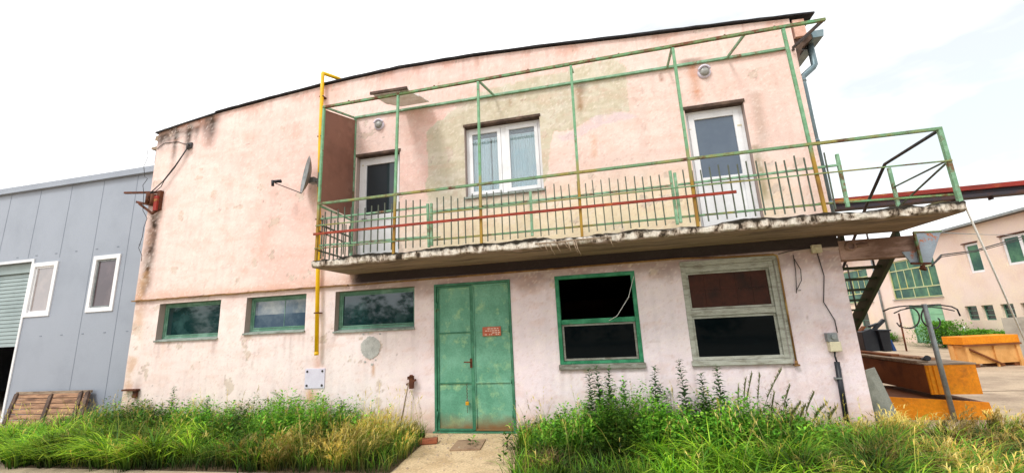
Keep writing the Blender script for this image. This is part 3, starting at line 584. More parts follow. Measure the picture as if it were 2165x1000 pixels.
# ------------------------------------------------------------------ balcony
BY = -1.114
SL, SR = -4.88, 4.60
def rough_slab():
    nx = 240; xs = np.linspace(SL, SR, nx); m = MB()
    def nz(a, seed, s): return (fbm(a, np.zeros_like(a)+seed, seed, s, 5)-0.5)
    zt = 3.055 + nz(xs, 3, 0.30)*0.10; zb = 2.91 + nz(xs, 8, 0.3)*0.07; yo = BY-0.03 + nz(xs, 13, 0.22)*0.07; ym = BY-0.035+nz(xs, 19, 0.10)*0.08
    zm = (zt+zb)/2
    P = lambda i, k: ((xs[i], yo[i]+0.012, zt[i]), (xs[i], ym[i]-0.012, zt[i]-0.03), (xs[i], ym[i], zb[i]+0.03), (xs[i], yo[i]+0.015, zb[i]))[k]
    for i in range(nx-1):
        for k in range(3): m.quad(P(i,k), P(i,k+1), P(i+1,k+1), P(i+1,k))
    sl = m.build('balcony_slab', 'moss', house, recalc=False)
    u = MB(); 
    for i in range(nx-1):
        xa, xb = xs[i], xs[i+1]
        u.quad((xa,yo[i]+0.015,zb[i]),(xa,-0.03,2.915),(xb,-0.03,2.915),(xb,yo[i+1]+0.015,zb[i+1]))
    i = 0; u.poly([(SL,yo[0]+0.012,zt[0]),(SL,yo[0]+0.015,zb[0]),(SL,-0.03,2.915),(SL,-0.03,3.04)])
    u.poly([(SR,yo[-1]+0.012,zt[-1]),(SR,yo[-1]+0.015,zb[-1]),(SR,0.10,2.915),(SR,0.10,3.04)])
    u.box(3.70, 4.60, -0.029, 0.10, 2.917, 3.038)
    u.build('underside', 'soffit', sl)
    t = MB()
    for i in range(nx-1):
        xa, xb = xs[i], xs[i+1]
        ha, hb = 0.01+0.05*max(0, math.sin(xa*9)*math.sin(xa*3.1)), 0.01+0.05*max(0, math.sin(xb*9)*math.sin(xb*3.1))
        t.quad((xa,yo[i]+0.012,zt[i]),(xb,yo[i+1]+0.012,zt[i+1]),(xb,BY+0.06,zt[i+1]+hb*.5),(xa,BY+0.06,zt[i]+ha*.5))
        t.quad((xa,BY+0.06,zt[i]+ha*.5),(xb,BY+0.06,zt[i+1]+hb*.5),(xb,-0.03,3.04),(xa,-0.03,3.04))
    t.build('slab_top', 'mosstop', sl)
rough_slab()
m = MB(); m.box(3.67, 4.72, 0.005, 0.26, 2.52, 2.83); m.build('landing_beam', 'beam', house, 0.012)
# hanging roots on the slab edge: one tangled tuft
m = MB()
m.tube([(-0.95,BY-0.055,2.985),(-0.6,BY-0.075,2.97),(-0.3,BY-0.06,2.985),(0.2,BY-0.07,2.975)], 0.010, 5)
for (xx, ln) in ((-0.72,.16),(-0.62,.12),(-0.36,.16),(-0.33,.2),(0.17,.12),(-0.5,.08),(-0.9,.06),(-0.8,.1),(-0.45,.12)):
    m.tube([(xx,BY-0.06,2.98),(xx+0.02,BY-0.075,2.95-ln*.5),(xx+0.05+random.uniform(-.02,.02),BY-0.065,2.94-ln)], 0.009, 5, 0.003)
tag(m.build('dry_roots', 'woodgrey'), 'short dry roots hanging from the balcony edge above the green workshop window', 'roots')

ZT = 4.063; PZ = 5.965; WZ = 6.27
POSTS = [(-4.82,-4.82,PZ),(-3.35,-3.30,5.92),(-1.82,-1.79,PZ),(-0.23,-0.18,PZ),(1.42,1.43,PZ),(3.05,3.01,PZ)]
perg = MB().bar((-4.84,BY,PZ),(3.58,BY,PZ+0.01),0.045).build('pergola', 'green_rusty', house, 0.004)
perg['label'] = 'open roof frame of rusty green steel over the balcony'
for (xb, xt, z) in POSTS:
    MB().bar((xb,BY+0.002,3.03),(xt,BY+0.002,PZ-0.024),0.042,up=(0,1,0)).build('post', 'post', perg, 0.004)
MB().bar((-4.85,-0.055,WZ+0.03),(3.55,-0.055,WZ-0.005),0.045).build('wall_rail', 'green', perg, 0.004)
for (xf, xw) in ((-4.80,-4.84),(-1.78,-1.77),(1.425,1.53),(2.48,2.56)):
    MB().bar((xf,BY+0.024,PZ+0.003),(xw,-0.08,WZ+0.006),0.036).build('cross_bar', 'green', perg, 0.003)
MB().bar((3.545,BY+0.024,PZ+0.006),(3.60,-0.08,WZ-0.03),0.04).build('cross_bar', 'darksteel', perg, 0.003)
MB().bar((3.60,-0.05,WZ-0.05),(4.0,0.3,6.40),0.03).build('cross_bar', 'darksteel', perg, 0.003)
MB().bar((-4.84,-0.06,3.06),(-4.85,-0.06,WZ),0.045,up=(0,1,0)).build('post', 'green', perg, 0.004)
MB().bar((-0.18,BY+0.024,PZ-0.02),(-0.16,BY+0.35,PZ+0.07),0.03).build('cross_bar', 'green', perg, 0.003)
m = MB(); m.hexa([(-4.855,-1.09,4.11),(-4.855,-0.09,4.06),(-4.835,-0.09,4.06),(-4.835,-1.09,4.11),(-4.855,-1.09,5.93),(-4.855,-0.09,6.22),(-4.835,-0.09,6.22),(-4.835,-1.09,5.93)])
m.build('side_panel', 'brownpanel', perg)
for (x, z) in ((-4.3,.028),(-2.6,.028),(-0.9,.026),(0.6,.026),(2.2,.028),(2.9,.026)):
    MB().box(x-0.012, x+0.012, BY-0.012, BY+0.012, PZ+0.022, PZ+0.022+z).build('bolt', 'rust', perg)
# railing
rail = MB().bar((-4.84,BY-0.004,ZT),(4.60,BY-0.004,ZT),0.042).build('railing', 'rail_mix', house, 0.004)
rail['label'] = 'steel balcony railing of thin bars in worn green and rust'
R_ = lambda a, b, wd, mt, h=None, nm='rail': MB().bar(a, b, wd, h).build(nm, mt, rail, 0.002)
BYI = BY+0.045
R_((-4.80,BYI,3.795),(-2.77,BYI,3.80),0.03,'green'); R_((-2.66,BYI,3.70),(1.13,BYI,3.70),0.03,'green'); R_((1.24,BYI,3.70),(3.34,BYI,3.73),0.03,'green')
R_((-4.84,BY-0.03,3.655),(1.2,BY-0.03,3.635),0.02,'rail_mix'); R_((1.2,BY-0.03,3.635),(4.60,BY-0.03,3.60),0.018,'rail_mix')
R_((-4.80,BYI,3.31),(-2.77,BYI,3.28),0.03,'green'); R_((-2.66,BYI,3.215),(3.05,BYI,3.20),0.028,'rail_mix'); R_((3.0,BYI,3.205),(4.58,BYI,3.16),0.026,'green_rusty')
R_((-4.84,BY-0.03,3.245),(-2.5,BY-0.03,3.235),0.018,'green_rusty')
R_((-4.86,BY-0.05,3.50),(1.98,BY-0.05,3.475),0.02,'red',0.042,'red_bar')
R_((-4.835,BY+0.03,ZT-0.02),(-4.835,-0.06,ZT-0.05),0.032,'green'); R_((-4.835,BY+0.03,3.70),(-4.835,-0.06,3.66),0.026,'bar'); R_((-4.835,BY+0.03,3.58),(-4.835,-0.06,3.50),0.02,'bar'); R_((-4.835,BY+0.03,3.23),(-4.835,-0.06,3.20),0.026,'bar')
for (xb, xt, zb, zt) in ((-2.735,-2.755,3.10,3.85),(-2.685,-2.69,3.12,3.85),(-1.0,-0.99,3.13,3.86),(1.155,1.15,3.10,3.93),(1.205,1.21,3.12,3.89),(3.35,3.36,3.12,3.89)):
    MB().bar((xb,BYI,zb),(xt,BYI,zt),0.04,up=(0,1,0)).build('railing_post', 'green', rail, 0.003)
MB().bar((4.58,BY,3.03),(4.58,BY,ZT+0.02),0.048,up=(0,1,0)).build('railing_post', 'green', rail, 0.003)
MB().bar((4.585,-0.02,3.03),(4.585,-0.02,3.92),0.042,up=(0,1,0)).build('railing_post', 'green', rail, 0.003)
R_((4.585,BY+0.025,3.62),(4.585,0.0,3.60),0.02,'bar'); R_((4.585,BY+0.025,3.60),(4.585,-0.02,3.28),0.02,'bar')
protoB = MB().bar((0,0,0),(0,0,0.80),0.016,up=(0,1,0))
pb = None
bx_ = [x for x in np.arange(-4.70, -2.80, 0.130)] + [x for x in np.arange(-2.58, 1.12, 0.123)] + [x for x in np.arange(1.33, 3.30, 0.124)]
offR = house.location
def baluster(x, y, z, sc_, tilt):
    global pb
    if pb is None:
        pb = protoB.build('baluster', 'bar'); o = pb
    else:
        o = pb.copy(); C.objects.link(o)
    o.parent = rail; o.location = Vector((x, y, z)) - offR; o.scale = (1, 1, sc_); o.rotation_euler = (0, tilt, 0)
for x in bx_:
    if any(abs(x-p) < 0.045 for p in (-1.0, 1.155, 1.205)): continue
    baluster(x, BYI-0.021, 3.11+random.uniform(-.01,.01), 1.0+random.uniform(-.04,.03)+(0.03 if x < -2.8 else 0), random.uniform(-.012,.012))
for y in np.arange(BY+0.14, -0.1, 0.118): baluster(-4.835, y, 3.09, 0.99+random.uniform(-.02,.02), 0)

# outside staircase behind the landing
stair = MB(); SY0, SZ0, SLP = 0.10, 2.98, 0.86
def stringer(x):
    n = 3.46; return MB().hexa([(x-0.03,SY0,SZ0-0.26),(x+0.03,SY0,SZ0-0.26),(x+0.03,SY0+n,SZ0-0.26-n*SLP+0.26),(x-0.03,SY0+n,SZ0-0.26-n*SLP+0.26),(x-0.03,SY0,SZ0),(x+0.03,SY0,SZ0),(x+0.03,SY0+n,SZ0-n*SLP+0.26),(x-0.03,SY0+n,SZ0-n*SLP+0.26)])
st = thing('outside_staircase', 'olive steel staircase with open treads behind the right end of the balcony', 'staircase', (4.15, 1.8, 0))
MBs = stringer(4.56); MBs.build('stringer', 'olive', st); stringer(3.80).build('stringer', 'olive', st)
for k in range(1, 17):
    z = SZ0-0.172*k; y = SY0+0.2*k
    MB().box(3.83, 4.53, y-0.10, y+0.13, z-0.035, z).build('tread', 'olive', st)
m = MB(); m.tube([(4.59,BY+0.03,ZT-0.01),(4.59,0.05,ZT-0.05),(4.59,0.75,3.50),(4.59,2.4,2.1),(4.59,3.4,1.2)], 0.024, 8)
m.build('handrail', 'darksteel', st)
for k, y in enumerate((0.9, 1.7, 2.5)): MB().tube([(4.59,y,SZ0-0.86*y+0.15),(4.59,y,SZ0-0.86*y+1.10)], 0.014, 6).build('baluster', 'darksteel', st)

# ------------------------------------------------------------------ things on the facade
# yellow gas pipe
t = thing('gas_pipe', 'yellow gas pipe running up the wall left of the balcony and over the roof', 'pipe', (-5.6, -0.1, 1.43))
m = MB(); m.tube([(-5.47,-0.11,1.43),(-5.54,-0.11,3.15),(-5.64,-0.12,5.83),(-5.66,-0.13,7.46),(-5.655,-0.12,7.49)], 0.039, 12); m.tube([(-5.66,-0.13,7.48),(-5.50,0.2,7.52),(-5.2,0.9,7.5),(-4.9,1.6,7.42)], 0.039, 12); m.build('pipe', 'yellow', t)
m = MB()
for z, x in ((2.2,-5.50),(4.1,-5.58),(5.95,-5.645),(6.9,-5.655)): m.box(x-0.05, x+0.05, -0.15, -0.02, z-0.012, z+0.012)
m.build('clip', 'rust', t)
m = MB(); m.tube([(-5.47,-0.11,1.40),(-5.47,-0.11,1.46)], 0.042, 12); m.build('end_cap', 'yellow', t)
# thin pipe along the seam, turning down beside the weathered window
m = MB(); m.tube([(-4.85,-0.05,2.70),(-1.4,-0.05,2.72),(1.3,-0.05,2.735),(2.0,-0.05,2.70),(2.72,-0.05,2.685),(2.765,-0.05,2.66),(2.77,-0.05,2.6),(2.76,-0.05,1.02)], 0.015, 8)
m.tube([(2.76,-0.05,1.0),(2.76,-0.05,1.05)], 0.022, 8); m.box(2.73, 2.80, -0.07, 0.0, 0.975, 1.0)
tag(m.build('thin_pipe', 'edge'), 'thin yellowed pipe under the balcony, turning down beside the weathered window', 'pipe')
# satellite dish
P = at
t = thing('satellite_dish', 'pale satellite dish seen edge on beside the yellow pipe', 'satellite dish', (-5.62, -0.30, 4.98))
c = Vector((-5.665, -0.36, 4.97)); vw = (c-CAM).normalized(); ax = -RX*0.97+UX*0.24; ax = (ax-vw*ax.dot(vw)).normalized()-vw*0.10; ax.normalize(); m = MB()
R0 = 0.40; prof = [(0.10*(r/R0)**2, r) for r in np.linspace(0.001, R0, 9)]
m.lathe(c-ax*0.02, ax, prof, 28); m.lathe(c-ax*0.028, ax, prof, 28); m.lathe(c-ax*0.028, ax, [(0.10, R0), (0.108, R0)], 28); m.build('reflector', 'galv', t)
low = c + ax*0.085 + (Vector((0,0,-1))+ax*ax.z).normalized()*R0; lnb = at(583, 388, y=-0.40)
m = MB(); m.bar(low, lnb, 0.018); m.build('arm', 'darksteel', t)
m = MB(); m.tube([lnb+ax*0.03+Vector((0,0,0.03)), lnb-ax*0.07+Vector((0,0,0.07))], 0.032, 10); m.tube([lnb+ax*0.06+Vector((0,0,.05)), lnb+ax*0.05+Vector((0,0,-0.07))], 0.028, 10); m.tube([lnb-ax*0.06+Vector((0,0,.06)), lnb-ax*0.10+Vector((0,0,0.08))], 0.036, 10); m.build('receiver', 'blackplastic', t)
m = MB(); m.box(-5.64, -5.52, -0.40, -0.28, 4.80, 4.92); m.bar((-5.58,-0.34,4.86),(-5.46,-0.34,4.86),0.06); m.tube([(-5.45,-0.34,4.72),(-5.45,-0.34,5.02)], 0.022, 8); m.tube([(-5.45,-0.34,4.74),(-5.45,-0.03,4.74)], 0.02, 8); m.build('bracket', 'galv', t)
# bulkhead lamps
def lamp(x, z, label):
    t = thing('wall_lamp', label, 'lamp', (x, -0.03, z), 'round lamps on the upper wall')
    m = MB(); m.lathe((x,-0.028,z), (0,-1,0), [(0,0.112),(0.02,0.112),(0.04,0.10),(0.045,0.08)], 24); m.build('body', 'whiteplate', t)
    m = MB(); m.lathe((x,-0.06,z), (0,-1,0), [(0,0.09),(0.03,0.078),(0.05,0.05),(0.058,0.001)], 20); m.build('lens', 'frost', t)
    m = MB(); a = [(x+0.105*math.cos(q),-0.075-0.025*math.sin(q)**2,z+0.105*math.sin(q)) for q in np.linspace(0.12*PI, 0.88*PI, 10)]
    m.tube(a, 0.022, 8); m.build('hood', 'whiteplate', t)
    return t
lamp(-4.29, 6.04, 'round white bulkhead lamp above the left balcony door'); lamp(2.14, 6.06, 'round white bulkhead lamp above the right balcony door, rust run below')
# warped canopy board on the pergola
m = MB(); A, B_, C_, D_ = Vector((-3.80,BY-0.04,6.03)), Vector((-3.12,BY-0.04,6.01)), Vector((-3.13,-0.12,6.31)), Vector((-3.74,-0.12,6.31))
n = 12
for i in range(n):
    for j in range(4):
        def q(u, v):
            p = A.lerp(B_, u).lerp(D_.lerp(C_, u), v); p.z += 0.028-0.10*math.sin(v*PI)*(1-u)*0.7; return p
        m.quad(q(j/4,i/n), q((j+1)/4,i/n), q((j+1)/4,(i+1)/n), q(j/4,(i+1)/n))
o = m.build('canopy_board', 'board'); so_ = o.modifiers.new('thick', 'SOLIDIFY'); so_.thickness = 0.025; so_.offset = 1
MB().bar(Vector((-3.83,BY-0.05,6.045)), Vector((-3.10,BY-0.05,6.03)), 0.03, 0.05).build('board_edge', 'lintel', o)
o2 = tag(o, 'warped board lying across the green frame above the left balcony door', 'board')
# rusty pole bracket, hook and cables on the left corner
t = thing('cable_bracket', 'rusty iron cable bracket at the left corner of the pink wall', 'bracket', (-9.95, -0.03, 5.0))
m = MB(); m.bar((-10.90,-0.10,5.30),(-9.86,-0.08,5.20),0.045); m.box(-9.92,-9.82,-0.10,-0.02,4.78,5.24); m.build('arm', 'rust', t)
m = MB(); m.bar((-10.50,-0.09,5.03),(-9.86,-0.09,4.86),0.05); m.bar((-10.42,-0.09,4.98),(-10.0,-0.09,4.70),0.04); m.bar((-10.02,-0.09,4.70),(-9.84,-0.09,4.78),0.05); m.build('brace', 'rust', t)
m = MB(); m.tube([(-10.12,-0.13,4.95),(-10.12,-0.13,5.18)], 0.05, 10); m.tube([(-9.98,-0.13,4.88),(-9.98,-0.13,5.15)], 0.05, 10); m.build('insulator', 'rust', t)
m = MB(); m.bar((-9.88,-0.12,4.75),(-9.88,-0.12,5.1),0.09,0.05); m.build('plate', 'steel_red', t)
t = thing('wall_hook', 'small black cable hook below the stained top of the pink wall', 'hook', (-9.22, -0.05, 6.27))
m = MB(); m.tube([(-9.22,-0.02,6.30),(-9.22,-0.10,6.30),(-9.18,-0.12,6.24),(-9.20,-0.08,6.17)], 0.02, 8); m.box(-9.30,-9.15,-0.06,-0.03,6.22,6.36); m.build('hook', 'darksteel', t)
m = MB(); m.tube([(-9.22,-0.08,6.24),(-9.5,-0.09,5.82),(-9.8,-0.1,5.45),(-10.12,-0.12,5.18)], 0.012, 6); m.tube([(-9.20,-0.10,6.2),(-9.5,-0.10,5.76),(-9.75,-0.11,5.46),(-9.82,-0.11,5.32),(-9.95,-0.12,5.22),(-10.1,-0.12,5.19)], 0.009, 6)
m.tube([(-9.22,-0.04,6.30),(-9.6,-0.04,6.45),(-10.0,-0.04,6.47),(-10.2,-0.04,6.35)], 0.007, 6)
tag(m.build('wall_cable', 'cable'), 'pair of dark cables running from the wall hook down to the rusty bracket', 'cable')
m = MB(); pts = [at(px, py, y=-0.12) for px, py in ((310,308),(313,332),(304,352),(306,374),(312,378),(302,392),(304,408),(303,425),(302,445),(311,462),(304,480),(301,500),(293,524),(300,540),(299,552))]
m.tube(pts, 0.006, 5); tag(m.build('dangling_wire', 'cable'), 'thin kinked wire dangling free past the left corner of the pink wall', 'wire')
# ledge, plate, cement patch, tap, sign, padlock
m = MB(); m.box(-10.14,-9.76,-0.10,-0.01,0.815,0.85); m.box(-9.90,-9.80,-0.05,-0.01,0.67,0.814); tag(m.build('pipe_stub', 'rust'), 'short rusty ledge sticking out low at the left corner of the pink wall', 'ledge')
t = thing('access_plate', 'square pale metal plate screwed to the wall below the gas pipe', 'plate', (-5.55, -0.01, 0.78))
m = MB(); m.box(-5.77,-5.34,-0.018,0.004,0.785,1.15); m.build('plate', 'whiteplate', t, 0.004)
for x in (-5.72,-5.39):
    for z in (0.84,1.10): MB().lathe((x,-0.018,z),(0,-1,0),[(0,0.022),(0.012,0.02),(0.014,0.001)],10).build('screw', 'darksteel', t)
m = MB(); n = 60
ring = [(-4.39+(0.205+0.010*math.sin(5*q)+random.uniform(-.010,.010))*math.cos(q), 1.50+(0.20+0.006*math.sin(4*q+1)+random.uniform(-.012,.012))*math.sin(q)) for q in np.linspace(0, 2*PI, n, endpoint=False)]
m.prism(ring, 'y', -0.012, 0.01)
for (x, z, s_) in ((-4.5,1.24,.018),(-4.35,1.19,.022),(-4.28,1.27,.014),(-4.55,1.75,.016),(-4.2,1.74,.014),(-4.44,1.76,.012)): m.box(x-s_, x+s_, -0.010, 0.01, z-s_*.8, z+s_)
tag(m.build('cement_patch', 'plaster'), 'round rough grey cement patch on the wall below the widest low window', 'patch')
t = thing('wall_tap', 'old brass water tap with a rod leaning below it, left of the green door', 'tap', (-3.52, -0.1, 0.3))
m = MB(); m.box(-3.545,-3.475,-0.12,-0.05,0.76,0.98); m.box(-3.575,-3.535,-0.13,-0.06,0.92,0.97); m.bar((-3.60,-0.1,0.83),(-3.42,-0.1,0.91),0.035); m.tube([(-3.5,-0.12,0.97),(-3.5,-0.12,1.0)],0.03,8); m.build('valve', 'rust', t, 0.004)
m = MB(); m.tube([(-3.51,-0.1,0.9),(-3.51,0.0,0.9)],0.02,8); m.build('spout', 'rust', t)
m = MB(); m.tube([(-3.55,-0.12,0.86),(-3.62,-0.14,0.5),(-3.69,-0.16,0.12)],0.012,6); m.build('rod', 'woodgrey', t)
t = thing('door_sign', 'small rusty red sign with worn white lines on the right leaf of the green door', 'sign', (-2.0, -0.01, 1.62))
m = MB(); m.box(-2.175,-1.835,-0.008,0.005,1.615,1.775); m.build('plate', 'signred', t, 0.003)
m = MB()
for r, z in enumerate((1.742,1.706,1.670,1.640)):
    x = -2.155+random.uniform(0,.03)
    while x < -1.87:
        l = random.uniform(0.015,0.05); 
        if random.random() < 0.75: m.box(x, min(x+l,-1.85), -0.0105, -0.0082, z-0.007, z+0.007)
        x += l+0.012
m.build('lettering', 'letter', t)
t = thing('padlock', 'yellow padlock hanging on a chain on the left leaf of the green door', 'padlock', (-2.49, -0.03, 0.4))
m = MB()
for k in range(11): 
    z = 0.82-k*0.027
    if k % 2: m.tube([(-2.495,-0.028,z),(-2.475,-0.028,z-0.03)],0.005,5)
    else: m.tube([(-2.478,-0.03,z),(-2.492,-0.024,z-0.03)],0.005,5)
for k in range(4): m.tube([(-2.49,-0.028,0.45-k*0.03),(-2.485,-0.026,0.425-k*0.03)],0.005,5)
m.build('chain', 'rust', t)
m = MB(); m.box(-2.515,-2.455,-0.045,-0.012,0.46,0.52); m.build('body', 'brass', t, 0.005)
m = MB(); m.tube([(-2.505,-0.028,0.518),(-2.503,-0.028,0.545),(-2.485,-0.028,0.56),(-2.467,-0.028,0.545),(-2.465,-0.028,0.518)],0.005,6); m.build('shackle', 'galv', t)
# electrics at the right corner
t = thing('meter_box', 'grey switch box on the right end of the wall with a black conduit below', 'switch box', (3.32, -0.03, 1.1))
m = MB(); m.box(3.235,3.385,-0.10,0.0,1.17,1.31); m.build('box', 'cream', t, 0.008)
m = MB(); m.box(3.225,3.365,-0.09,0.0,1.315,1.44); m.tube([(3.30,-0.09,1.38),(3.30,-0.125,1.38)],0.035,10); m.build('switch', 'galv', t, 0.005)
m = MB(); m.tube([(3.30,-0.05,1.17),(3.29,-0.05,1.10),(3.30,-0.05,1.02)],0.012,6); m.tube([(3.30,-0.05,1.02),(3.27,-0.05,0.16)],0.036,10); m.tube([(3.27,-0.05,0.17),(3.26,-0.05,0.0)],0.03,8); m.build('conduit', 'blackplastic', t)
m = MB(); m.box(3.235,3.31,-0.09,-0.005,0.78,0.80); m.build('clip', 'galv', t)
t = thing('junction_box', 'small cream junction box under the balcony near the right corner', 'junction box', (3.34, -0.05, 2.68))
m = MB(); m.box(3.27,3.41,-0.07,0.0,2.66,2.79); m.build('box', 'cream', t, 0.01)
m = MB(); m.lathe((3.34,-0.07,2.725),(0,-1,0),[(0,0.05),(0.01,0.045),(0.012,0.001)],14); m.build('lid', 'cream', t)
m = MB(); m.tube([(3.35,-0.02,2.66),(3.38,-0.02,2.3),(3.30,-0.02,1.9),(3.40,-0.02,1.62),(3.40,-0.02,1.44)],0.007,6); m.tube([(3.28,-0.03,2.75),(2.95,-0.03,2.72),(2.80,-0.03,2.69)],0.007,6)
tag(m.build('box_wire', 'cable'), 'thin dark wire from the junction box down to the grey switch box', 'wire')
m = MB(); m.lathe((3.82,-0.005,2.73),(0,-1,0),[(0,0.075),(0.05,0.07),(0.055,0.05),(0.03,0.045)],20); m.tube([(3.90,-0.02,2.73),(4.05,-0.03,2.74)],0.03,8); tag(m.build('cable_gland', 'beam'), 'round grey fitting on the concrete beam beside the junction box', 'fitting')
m = MB(); m.tube([(3.01,-0.02,2.66),(3.0,-0.02,2.4),(2.96,-0.02,2.10),(2.95,-0.02,2.06)],0.006,5); m.tube([(3.01,-0.02,2.6),(3.07,-0.03,2.42),(3.05,-0.03,2.25),(2.96,-0.02,2.1),(3.02,-0.02,2.1)],0.006,5); tag(m.build('loose_wire', 'cable'), 'loose loop of wire on the wall left of the junction box', 'wire')
# ------------------------------------------------------------------ right of the house
t = thing('metal_hopper', 'grey rust spotted triangular sheet metal box hanging at the end of the concrete beam', 'metal box', (4.78, 0.0, 2.3))
m = MB(); a0, a1, a2, a3 = at(1931,491,y=-0.06), at(1990,489,y=-0.03), at(1968,556,y=-0.03), at(1947,556,y=-0.06)
m.hexa([a3, a2, a2+Vector((0,.02,0)), a3+Vector((0,.02,0)), a0, a1, a1+Vector((0,.02,0)), a0+Vector((0,.02,0))]); m.build('front_plate', 'greyrust', t)
m = MB(); b0, b1, b2, b3 = at(1908,533,y=-0.02), at(1944,530,y=-0.03), at(1948,556,y=-0.03), at(1927,557,y=-0.02)
m.hexa([b3, b2, b2+Vector((0,.02,0)), b3+Vector((0,.02,0)), b0, b1, b1+Vector((0,.02,0)), b0+Vector((0,.02,0))]); m.build('side_plate', 'greyrust', t)
m = MB(); p = at(1950,560,y=-0.05); m.bar(at(1926,557,y=-0.05), at(1968,557,y=-0.05), 0.03); m.tube([p, p+Vector((0.0,0,-0.05))], 0.03, 8); m.tube([p+Vector((0,0,-.05)), p+Vector((-.01,0,-0.07))], 0.045, 8); m.build('bottom_rim', 'rust', t)
m = MB(); m.bar(a0+Vector((0,-.012,0)), a3+Vector((0,-.012,0)), 0.03); m.bar(a0, a1, 0.022); m.build('corner_strip', 'green_rusty', t)
# crane rail
t = thing('crane_beam', 'long rusty red steel beam running out past the balcony to the right', 'beam', (8.0, 2.2, 3.8))
m = MB(); m.box(3.9, 18.0, 2.10, 2.30, 3.93, 4.02); m.build('top_flange', 'steel_red', t)
m = MB(); m.box(3.9, 18.0, 2.17, 2.23, 3.84, 3.929); m.box(3.9, 18.0, 2.08, 2.32, 3.78, 3.839); m.build('web', 'steel_dark', t)
m = MB()
for x in (6.9, 7.5): m.box(x, x+0.02, 2.15, 2.25, 3.72, 3.78)
m.build('lug', 'steel_dark', t)
# rope and overhead wires
m = MB(); e = at(2225, 850, z=0.0); s0 = Vector((4.60, BY-0.03, 2.96)); m.tube([s0, s0.lerp(e, .5)+Vector((0,0,-0.03)), e], 0.011, 6); tag(m.build('rope', 'rope'), 'white rope stretched from the corner of the balcony slab down to the ground', 'rope')
hp = at(1970,562,y=0.12); q1 = at(1990,539,y=1.2)
m = MB(); m.tube([hp, q1, at(2060,530,x=7.5), at(2165,500,x=10.5), at(2260,468,x=13)], 0.013, 6); m.tube([hp, at(1990,543,y=1.2), at(2060,533,x=7.5), at(2165,505,x=10.5), at(2260,474,x=13)], 0.009, 6)
tag(m.build('overhead_wire', 'cable'), 'dark overhead wires leaving the grey metal box towards the right', 'wire')
m = MB(); m.tube([at(1988,492,y=0.1), at(2080,496,x=9), at(2165,497,x=12), at(2250,498,x=15)], 0.008, 5); tag(m.build('pale_wire', 'galv'), 'thin pale wire from the top of the grey metal box to the right', 'wire')
# wing of the same yard
BX = 15.4
bgb = thing('yard_building', 'long low pink building across the yard with green glazing and white windows', 'building', (BX, 20, 0))
yO = dict(big=(15.95,19.37,2.21,4.2), one=(13.43,14.15,3.05,4.3), two=(10.95,12.41,3.16,4.29), door=(16.2,18.4,0.0,1.87), s1=(14.32,14.93,1.1,1.70), s2=(13.54,14.10,1.1,1.71), s3=(12.65,13.21,1.1,1.72), s4=(11.75,12.37,1.1,1.73), far=(21.2,24.8,2.2,4.2), farlow=(22.0,22.9,0.2,1.6))
ys = lines(6.0, 34.0, 3.0, [v for o in yO.values() for v in o[:2]]); zs = lines(0.0, 5.0, 3.0, [v for o in yO.values() for v in o[2:] if v > 0])
m = MB()
for i in range(len(ys)-1):
    for j in range(len(zs)-1):
        cy_, cz_ = (ys[i]+ys[i+1])/2, (zs[j]+zs[j+1])/2
        if any(a < cy_ < b and c_ < cz_ < d_ for a, b, c_, d_ in yO.values()): continue
        m.quad((BX,ys[i],zs[j]),(BX,ys[i+1],zs[j]),(BX,ys[i+1],zs[j+1]),(BX,ys[i],zs[j+1]))
for a, b, c_, d_ in yO.values():
    for (p, q) in (((a,c_),(a,d_)),((b,d_),(b,c_)),((a,d_),(b,d_)),((b,c_),(a,c_))): m.quad((BX,*p),(BX,*q),(BX+0.18,*q),(BX+0.18,*p))
m.quad((BX,6,0),(BX+8,6,0),(BX+8,6,5),(BX,6,5)); m.quad((BX,34,0),(BX+8,34,0),(BX+8,34,5),(BX,34,5)); m.quad((BX+8,6,0),(BX+8,34,0),(BX+8,34,5),(BX+8,6,5))
m.build('wall', 'bgwall', bgb, recalc=False)
m = MB(); m.box(BX-0.25, BX+8.3, 5.8, 34.2, 5.0, 5.06); m.prism([(BX-0.25,5.07),(BX+8.3,5.07),(BX+4,6.0)], 'y', 5.8, 34.2); rf = m.build('roof', 'darksteel', bgb)
MB().box(BX-0.37, BX-0.25, 5.8, 34.2, 5.0, 5.09).build('gutter', 'galv', rf)
def frame_yz(m, y0, y1, z0, z1, x0, x1, t):
    m.box(x0, x1, y0, y0+t, z0, z1); m.box(x0, x1, y1-t, y1, z0, z1); m.box(x0, x1, y0+t, y1-t, z0, z0+t); m.box(x0, x1, y0+t, y1-t, z1-t, z1)
for nm in ('one','two'):
    a, b, c_, d_ = yO[nm]; m = MB(); frame_yz(m, a+0.01, b-0.01, c_+0.01, d_-0.01, BX+0.06, BX+0.12, 0.085)
    if nm == 'two': m.box(BX+0.062, BX+0.118, (a+b)/2-0.06, (a+b)/2+0.06, c_+0.095, d_-0.095)
    f = m.build('window', 'pvc', bgb); MB().box(BX+0.085, BX+0.09, a+0.09, b-0.09, c_+0.09, d_-0.09).build('pane', 'pane_bg', f)
    MB().box(BX-0.05, BX+0.12, a-0.03, b+0.03, d_, d_+0.04).build('lintel', 'rust', f)
